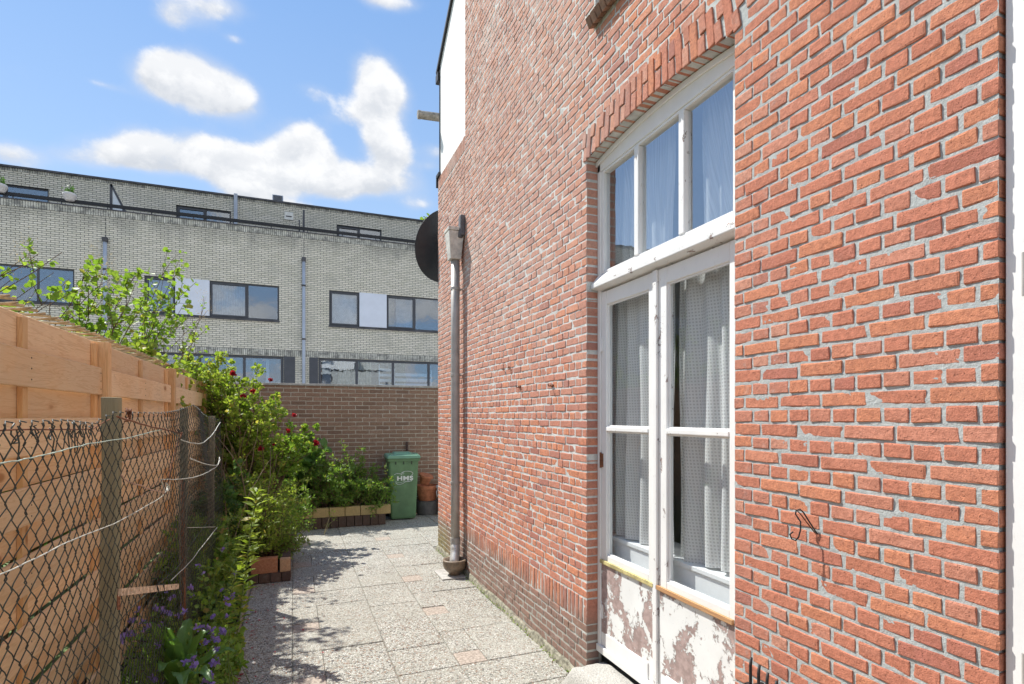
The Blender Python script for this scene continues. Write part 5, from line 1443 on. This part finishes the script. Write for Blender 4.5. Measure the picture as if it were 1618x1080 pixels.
# neighbour's tall shrub beyond the fence: upright stems with roundish leaves
def shrub_tall(seed, x, y, tipsxyz, label, nl, size=.05, lm=leaf_bright, tan=0, group='tall shrubs of the neighbour behind the fence'):
    r = np.random.RandomState(seed); t_ = thing('tall_shrub', label, 'shrub', group)
    bases = [(x+r.normal(0, .15), y+r.normal(0, .2), 0.0) for _ in tipsxyz]
    cv = stems('stem', bases, tipsxyz, mat_twig, t_, .007, seed, 9, .04)
    tb = []; tt = []
    for cc in cv:
        for _ in range(5):
            i = r.randint(4, len(cc)-1); p = cc[i]; q = p+Vector((r.normal(0, .13), r.normal(0, .13), r.uniform(.08, .28))); tb.append(p); tt.append(q)
    tw = stems('twig', tb, tt, mat_twig, t_, .003, seed+1, 4, .08, 4)
    P, Dd = sample(tw, int(nl*.6), .1, r, .01); P2, D2 = sample(cv, int(nl*.4), .45, r, .015)
    leaves('foliage', np.concatenate([P, P2]), np.concatenate([Dd, D2]), size, 'round', lm, t_, seed+2, .8)
    if tan:
        cp = []
        tops = [cc[-1] for cc in cv if True][:tan]
        for tp in tops:
            for _ in range(90): cp.append(np.array(tp)+r.normal(0, 1, 3)*np.array([.035, .035, .06])+np.array([0, 0, .02]))
        leaves('seed_plume', np.array(cp), r.normal(0, 1, (len(cp), 3))+np.array([0, 0, .6]), .014, 'thin', petal_tan, t_, seed+4)['kind'] = 'stuff'
def tips_at(lst, Ydist):
    return [tuple(onY(px, py, Ydist+dy)) for px, py, dy in lst]
shrub_tall(21, -2.9, 4.6, tips_at([(40, 405, 0), (62, 400, .1), (98, 398, 0), (85, 430, .2), (20, 440, 0), (128, 455, .1), (5, 462, .2), (60, 455, .3), (110, 440, .3)], 4.3), 'leftmost thin leafy shrub with small dried plume behind the fence', 480, .042, tan=1)
shrub_tall(22, -2.0, 5.2, tips_at([(150, 412, 0), (170, 422, .2), (148, 430, .1), (190, 440, 0), (205, 430, .2), (130, 450, .1), (215, 445, 0), (165, 470, .2), (185, 465, .1), (200, 480, -.1), (230, 455, .1), (220, 428, .2), (140, 480, .2)], 5.0), 'dense leafy shrub with pinkish plumes in the middle behind the fence', 1300, .043, tan=3)
shrub_tall(23, -1.9, 6.0, tips_at([(265, 392, 0), (283, 410, .2), (260, 430, .1), (275, 445, 0), (240, 450, .2), (310, 445, .2), (255, 470, 0), (290, 480, .3), (235, 480, .2), (300, 500, .1), (270, 500, .3)], 5.8), 'tallest shrub with upright shoots on the right behind the fence', 1000, .045, tan=0)
shrub_tall(24, -1.7, 6.6, tips_at([(322, 470, 0), (328, 490, .2), (318, 500, .1), (305, 520, .2), (330, 515, 0)], 6.6), 'thin twiggy shrub with fading plumes in front of the white panel', 150, .035, tan=3)
bush('climber', 'yellow green climber spilling over the far end of the fence', 'climbing plant', (-1.36, 6.3, 1.97), (.34, 1.9, .20), 90, 6500, .055, 'oval', leaf_lime, base=(-1.3, 6.5, 1.2), seed=31, r0=.005, base_r=.5, zmin=1.7, tlen=.7)
bush('climber', 'low tangle of bright leaves behind the fence below the tall shrubs', 'climbing plant', (-1.80, 5.0, 1.82), (.45, 1.6, .28), 60, 3800, .06, 'round', leaf_bright, base=(-1.7, 5, .9), seed=33, base_r=.5, zmin=1.2, tlen=.6)
bush('hedge', 'dark leafy hedge in the neighbouring garden seen through the fence', 'hedge', (-2.0, 5.6, .9), (.5, 4.4, .9), 120, 6500, .08, 'round', leaf_dark, base=(-2.0, 5.6, 0), seed=35, base_r=2.6, zmin=.05, tlen=.5)
# rose
rt, rcv, rtw = bush('rose_bush', 'rose bush with dark red blooms arching over the fence end', 'rose bush', (-.62, 7.35, 1.62), (.50, .72, .60), 56, 9000, .046, 'oval', leaf_lime, base=(-.50, 7.3, 0.1), seed=41, r0=.010, base_r=.14, zmin=.7, tlen=.36, twigs=5, group=None)
bush('rose_bush', 'leafy rose shoots with pale tips above the fence beside the main rose', 'rose bush', (-1.05, 7.3, 2.15), (.40, .75, .26), 34, 3200, .042, 'oval', leaf_lime, base=(-.8, 7.4, 1.2), seed=43, r0=.006, base_r=.15, zmin=1.6, tlen=.5)
rt2, cv2, tw2 = bush('rose_bush', 'low rose branch reaching right over the planter with one red bloom', 'rose bush', (.12, 7.45, 1.30), (.38, .3, .20), 20, 2100, .042, 'oval', leaf_bright, base=(-.4, 7.3, .2), seed=44, r0=.007, base_r=.06, zmin=.9, tlen=.4)
r_ = np.random.RandomState(9)
def rose(px, py, Yd, parent, s=.035):
    c = np.array(onY(px, py, Yd)); P = []; Dd = []
    for i in range(34):
        v = r_.normal(0, 1, 3); v /= np.linalg.norm(v); P.append(c+v*s*.35*r_.rand()); Dd.append(v+np.array([0, -.3, .4]))
    leaves('bloom', np.array(P), np.array(Dd), s, 'round', petal_red, parent, r_.randint(999))
for px, py, Yd, s in ((368, 590, 6.9, .042), (399, 618, 6.8, .040), (384, 626, 6.8, .036), (427, 600, 6.9, .03), (465, 656, 7.1, .036), (455, 681, 7.0, .034), (412, 709, 6.8, .036), (433, 702, 6.9, .022)): rose(px, py, Yd, rt, s*.8)
rose(499, 700, 7.3, rt2, .036)
# dark big leaves behind rose (fig like)
bush('hollyhock', 'broad dark leaves behind the rose against the brown wall', 'plant', (.05, 8.7, 1.02), (.55, .25, .38), 26, 260, .17, 'round', leaf_dark, mat_greenstem, seed=47, base_r=.15, tlen=.4)
# bare canes under the rose
t_ = thing('rose_canes', 'bare brown rose canes rising from the bed beside the mesh fence', 'plant')
r3 = np.random.RandomState(4)
stems('cane', [(-.62+r3.normal(0, .14), 6.7+r3.normal(0, .5), .05) for _ in range(34)], [(-.55+r3.normal(0, .25), 6.9+r3.normal(0, .5), r3.uniform(.9, 1.6)) for _ in range(34)], simple('cane_bark', (.26, .19, .12), .8, .3, 20), t_, .006, 5, 8, .10)
# shrub in the back planter
bush('low_shrub', 'spreading green shrub filling the planter before the back wall', 'shrub', (.50, 8.52, .60), (.86, .42, .40), 90, 11500, .050, 'fern', leaf_mid, base=(.6, 8.7, .2), seed=51, base_r=.25, tlen=.6, zmin=.20, shell=.3)
bush('low_shrub', 'small green shrub leaning against the green bin', 'shrub', (1.14, 8.36, .45), (.34, .28, .38), 36, 3600, .046, 'fern', leaf_mid, base=(1.0, 8.5, .15), seed=53, base_r=.12, tlen=.6, zmin=.05)
# front-left shrub group in the planter along the path
bush('lime_shrub', 'yellow green shrub overhanging the orange brick planter', 'shrub', (-.28, 6.35, .56), (.42, .66, .40), 80, 9800, .040, 'fern', leaf_lime, base=(-.45, 6.4, .1), seed=55, base_r=.2, tlen=.55, zmin=.14, shell=.3)
bush('lime_shrub', 'bright leaved shrub between the lime shrub and back planter', 'shrub', (-.15, 7.45, .48), (.45, .50, .36), 60, 5600, .045, 'fern', leaf_mid, base=(-.3, 7.5, .1), seed=57, base_r=.2, tlen=.55, zmin=.14)
bush('trailing_shrub', 'trailing sprays hanging over the planter edge onto the path', 'shrub', (-.02, 6.45, .24), (.24, .55, .16), 36, 2600, .036, 'fern', leaf_fern, base=(-.2, 6.4, .15), seed=58, base_r=.15, tlen=.7, zmin=.02)
bush('fern_clump', 'dark ferny foliage filling the shaded bed behind the tall green stems', 'fern', (-.72, 5.3, .42), (.26, 1.0, .34), 70, 6200, .070, 'fern', leaf_fern, mat_greenstem, base=(-.72, 5.3, 0), seed=61, base_r=.45, tlen=.6, zmin=.02)
bush('leafy_plant', 'mixed green foliage behind the mesh fence end below the rose', 'plant', (-.66, 6.6, .62), (.30, .8, .42), 46, 4200, .055, 'oval', leaf_dark, mat_greenstem, base=(-.66, 6.6, 0), seed=63, base_r=.3, tlen=.5)
# tall light-green leafy stems at the front
def spire(px, pytop, Yb, xb, label, seed, h0=.0, nl=60, size=.085, lean=(0, 0)):
    top = onY(px, pytop, Yb); r = np.random.RandomState(seed); t_ = thing('tall_plant', label, 'plant', 'tall leafy stems at the edge of the bed')
    base = Vector((xb, Yb+.06, 0)); pts = []
    for i in range(15):
        f = i/14; p = base.lerp(top, f)+Vector((.03*math.sin(f*2.6+seed), .02*math.sin(f*2), 0)); pts.append(p)
    build('stem', M().tube(pts, [.0055*(1-.5*i/14) for i in range(15)], 7), mat_greenstem, t_, smooth=True)
    P = []; Dd = []; S_l = []
    for i in range(nl):
        f = .12+.88*i/nl; x = f*14; k = min(int(x), 13); p = pts[k].lerp(pts[k+1], x-k); q = i*2.4+r.normal(0, .3)
        P.append(p); Dd.append((math.cos(q), math.sin(q), .25+1.3*max(0, f-.75)+r.normal(0, .2)))
    leaves('foliage', np.array(P), np.array(Dd), size, 'thin', leaf_lime, t_, seed, 1.2)
    # a second set of broader leaves
    P = np.array(P)[::2]; Dd = np.array(Dd)[::2]*np.array([-1, -1, 1]); leaves('foliage', P, Dd, size*.7, 'oval', leaf_lime, t_, seed+1, 1.2)
spire(414, 772, 4.15, -.40, 'tallest bright leafy stem at the edge of the flower bed', 71, nl=96, size=.095)
spire(365, 905, 3.9, -.46, 'lowest leafy stem bending over the edging board', 74, nl=36, size=.07)
bush('vine', 'light green trailing vine over the edging board by the path', 'vine', (-.36, 3.85, .14), (.07, .50, .14), 14, 220, .045, 'oval', leaf_bright, mat_greenstem, seed=75, base_r=.15, zmin=.02)
# purple bellflowers
FLOWER = []
def bell(px, py, Yd, label, seed, nf=26, spread=(.10, .16, .06), h=.35):
    c = np.array(onY(px, py, Yd)); c[0] = max(min(c[0], -.36), -.54 if False else -.9); r = np.random.RandomState(seed); t_ = thing('bellflower', label, 'flowers', 'purple bellflowers in the bed')
    nf = int(nf*.65); tips = [c+r.normal(0, 1, 3)*np.array(spread) for _ in range(nf)]
    for q in tips: q[2] = max(q[2], .06); q[0] = min(q[0], -.40+r.rand()*.03)
    cv = stems('stem', [(c[0]+r.normal(0, .06), c[1]+r.normal(0, .08), 0) for _ in tips], tips, mat_greenstem, t_, .0022, seed, 5, .06, 4)
    P = []; Dd = []
    for q in tips:
        ax_ = np.array([r.normal(0, .4), -.5+r.normal(0, .3), .6]); 
        u = np.cross(ax_, (0, 0, 1.)); u /= np.linalg.norm(u); w = np.cross(ax_, u); w /= np.linalg.norm(w)
        if not FLOWER:
            d0 = np.array([[math.cos(2*math.pi*k/5), math.sin(2*math.pi*k/5), .55] for k in range(5)])
            fo = leaves('flower', np.zeros((5, 3)), d0, .024, 'oval', petal_purple, t_, seed, .3); FLOWER.append(fo.data)
        else:
            fo = bpy.data.objects.new('flower', FLOWER[0]); COL.objects.link(fo); fo.parent = t_
        fo.matrix_local = Matrix.Translation(Vector(q)) @ Vector(ax_).to_track_quat('Z', 'Y').to_matrix().to_4x4() @ Matrix.Rotation(r.uniform(0, 6), 4, 'Z') @ Matrix.Scale(r.uniform(.75, 1.2), 4)
    P, Dd = sample(cv, nf*14, .1, r, .015); leaves('foliage', P, Dd, .032, 'oval', leaf_mid, t_, seed+5, .8)
bell(264, 975, 3.45, 'cluster of purple bellflowers above the broad leaves', 81, 34)
bell(342, 1010, 3.5, 'purple bellflowers crowding the edging board', 82, 34)
bell(285, 1055, 3.2, 'low bellflowers among the broad leaves at the bottom edge', 83, 18)
bell(330, 920, 4.1, 'purple flowers scattered in the shaded bed behind', 85, 22, (.12, .25, .08))
bell(355, 1045, 3.3, 'few bellflowers at the end of the edging board', 86, 12, (.04, .1, .04))
# ground cover
def cover(name, label, x0, x1, y0, y1, n_, size, kind, lm, seed, hz=.12):
    r = np.random.RandomState(seed); P = np.stack([r.uniform(x0, x1, n_), r.uniform(y0, y1, n_), np.abs(r.normal(0, hz, n_))+.02], 1)
    D_ = r.normal(0, 1, (n_, 3)); D_[:, 2] = np.abs(D_[:, 2])*.5+.1
    o = leaves(name, P, D_, size, kind, lm, None, seed, .9); o['kind'] = 'stuff'; o['label'] = label; o['category'] = 'ground cover'
cover('ground_cover', 'low mixed green ground cover in the shaded flower bed', -.93, -.40, 1.0, 5.6, 5200, .040, 'oval', leaf_mid, 91, .07)
cover('ground_cover', 'dark ferny ground cover at the back of the bed', -.93, -.42, 4.6, 8.9, 4500, .055, 'fern', leaf_dark, 92, .16)
# broad-leaved plant
def bigleaf(base, tip, width, parent, seed, fold=.25):
    base = Vector(base); tip = Vector(tip); r = random.Random(seed); n_ = 14; V = []; m_ = 6
    d = tip-base; L = d.length; side = d.cross(Vector((0, 0, 1))).normalized()
    for i in range(n_+1):
        f = i/n_; mid = base.lerp(tip, f)+Vector((0, 0, L*.28*math.sin(f*math.pi*.9))); w = width*math.sin(math.pi*min(1, f**.75))**.8*(1-.12*f)+.002
        for j in range(-m_, m_+1):
            g = j/m_; rip = .006*math.sin(f*26+abs(g)*6)*abs(g)+.004*math.sin(f*60)*abs(g)
            V.append(mid+side*w*g+Vector((0, 0, abs(g)*w*fold+rip)))
    W_ = 2*m_+1; F = [(i*W_+j, i*W_+j+1, (i+1)*W_+j+1, (i+1)*W_+j) for i in range(n_) for j in range(W_-1)]
    o = build('leaf', (V, F), leaf_big, parent, smooth=True)
bp = thing('broad_leaved_plant', 'plant with large ribbed green leaves at the bottom of the bed', 'plant')
bc = onY(282, 1062, 3.25); bc.x = -.60 if bc.x < -.60 else bc.x
for k, (px, py, Yd, w) in enumerate(((226, 995, 3.12, .052), (262, 1000, 3.2, .05), (330, 1003, 3.3, .055), (221, 1030, 3.1, .04), (252, 1072, 2.95, .045), (375, 1035, 3.3, .045), (300, 985, 3.45, .04), (290, 1100, 2.9, .05), (335, 1085, 3.0, .045), (270, 1020, 3.1, .04), (310, 1040, 3.15, .045))):
    tp = onY(px, py, Yd); bigleaf((bc.x+.0, bc.y, max(.05, bc.z-.10)), tp, w, bp, k)
# dried flowering stalk at the back planter
t_ = thing('dry_stalk', 'thin dry stalk with yellow seed heads beside the planter corner', 'plant')
bA = onZ(512, 845); tips = [onY(522, 812, 7.9), onY(530, 820, 7.9), onY(518, 830, 7.9), onY(526, 808, 7.9)]
stems('stem', [bA]*4, tips, simple('straw', (.42, .36, .2), .8), t_, .003, 3, 6, .05, 4)
P = np.concatenate([np.array(q)+NR.normal(0, .02, (14, 3)) for q in tips]); leaves('seed_head', P, NR.normal(0, 1, (len(P), 3)), .02, 'oval', leaf_lime, t_, 3)
# weeds at the wall foot, moss, fallen petals
def scatter(name, label, n_, fn, size, mat, seed, flat=True):
    r = np.random.RandomState(seed); P = np.array([fn(r) for _ in range(n_)]); D_ = r.normal(0, 1, (n_, 3)); D_[:, 2] *= .08 if flat else .6
    o = leaves(name, P, D_, size, 'round', mat, None, seed, 3.0 if flat else .8); o['kind'] = 'stuff'; o['label'] = label; o['category'] = 'petals' if 'petal' in name else 'weeds'
scatter('fallen_petals', 'dark red petals fallen on the left edge of the path', 60, lambda r: (-.36+abs(r.normal(0, .16)), r.uniform(3.0, 5.7), .006+.003*r.rand()), .018, petal_red, 95)
scatter('wall_weeds', 'tiny weeds and moss at the foot of the brick wall', 420, lambda r: (1.605-abs(r.normal(0, .014)), r.uniform(2.9, 6.4), .004+abs(r.normal(0, .012))), .012, leaf_fern, 96, False)
def litter_mat():
    return leaf_mat('brown_litter', (.12, .07, .04), (.22, .14, .08), None, .1)
scatter('leaf_litter_petals', 'small brown leaf litter along the edges of the path', 420, lambda r: ((-.35+abs(r.normal(0, .12))) if r.rand() < .6 else 1.58-abs(r.normal(0, .05)), r.uniform(2.5, 8.2), .006), .010, litter_mat(), 97)
# distant tree peeking past the dish
bush('distant_tree', 'treetop just visible above the satellite dish', 'tree', (6.6, 26.5, 9.6), (1.5, 1.5, 1.9), 30, 2200, .22, 'oval', leaf_mid, base=(6.8, 26.5, 0), seed=99, r0=.05, base_r=.05, tlen=.3)
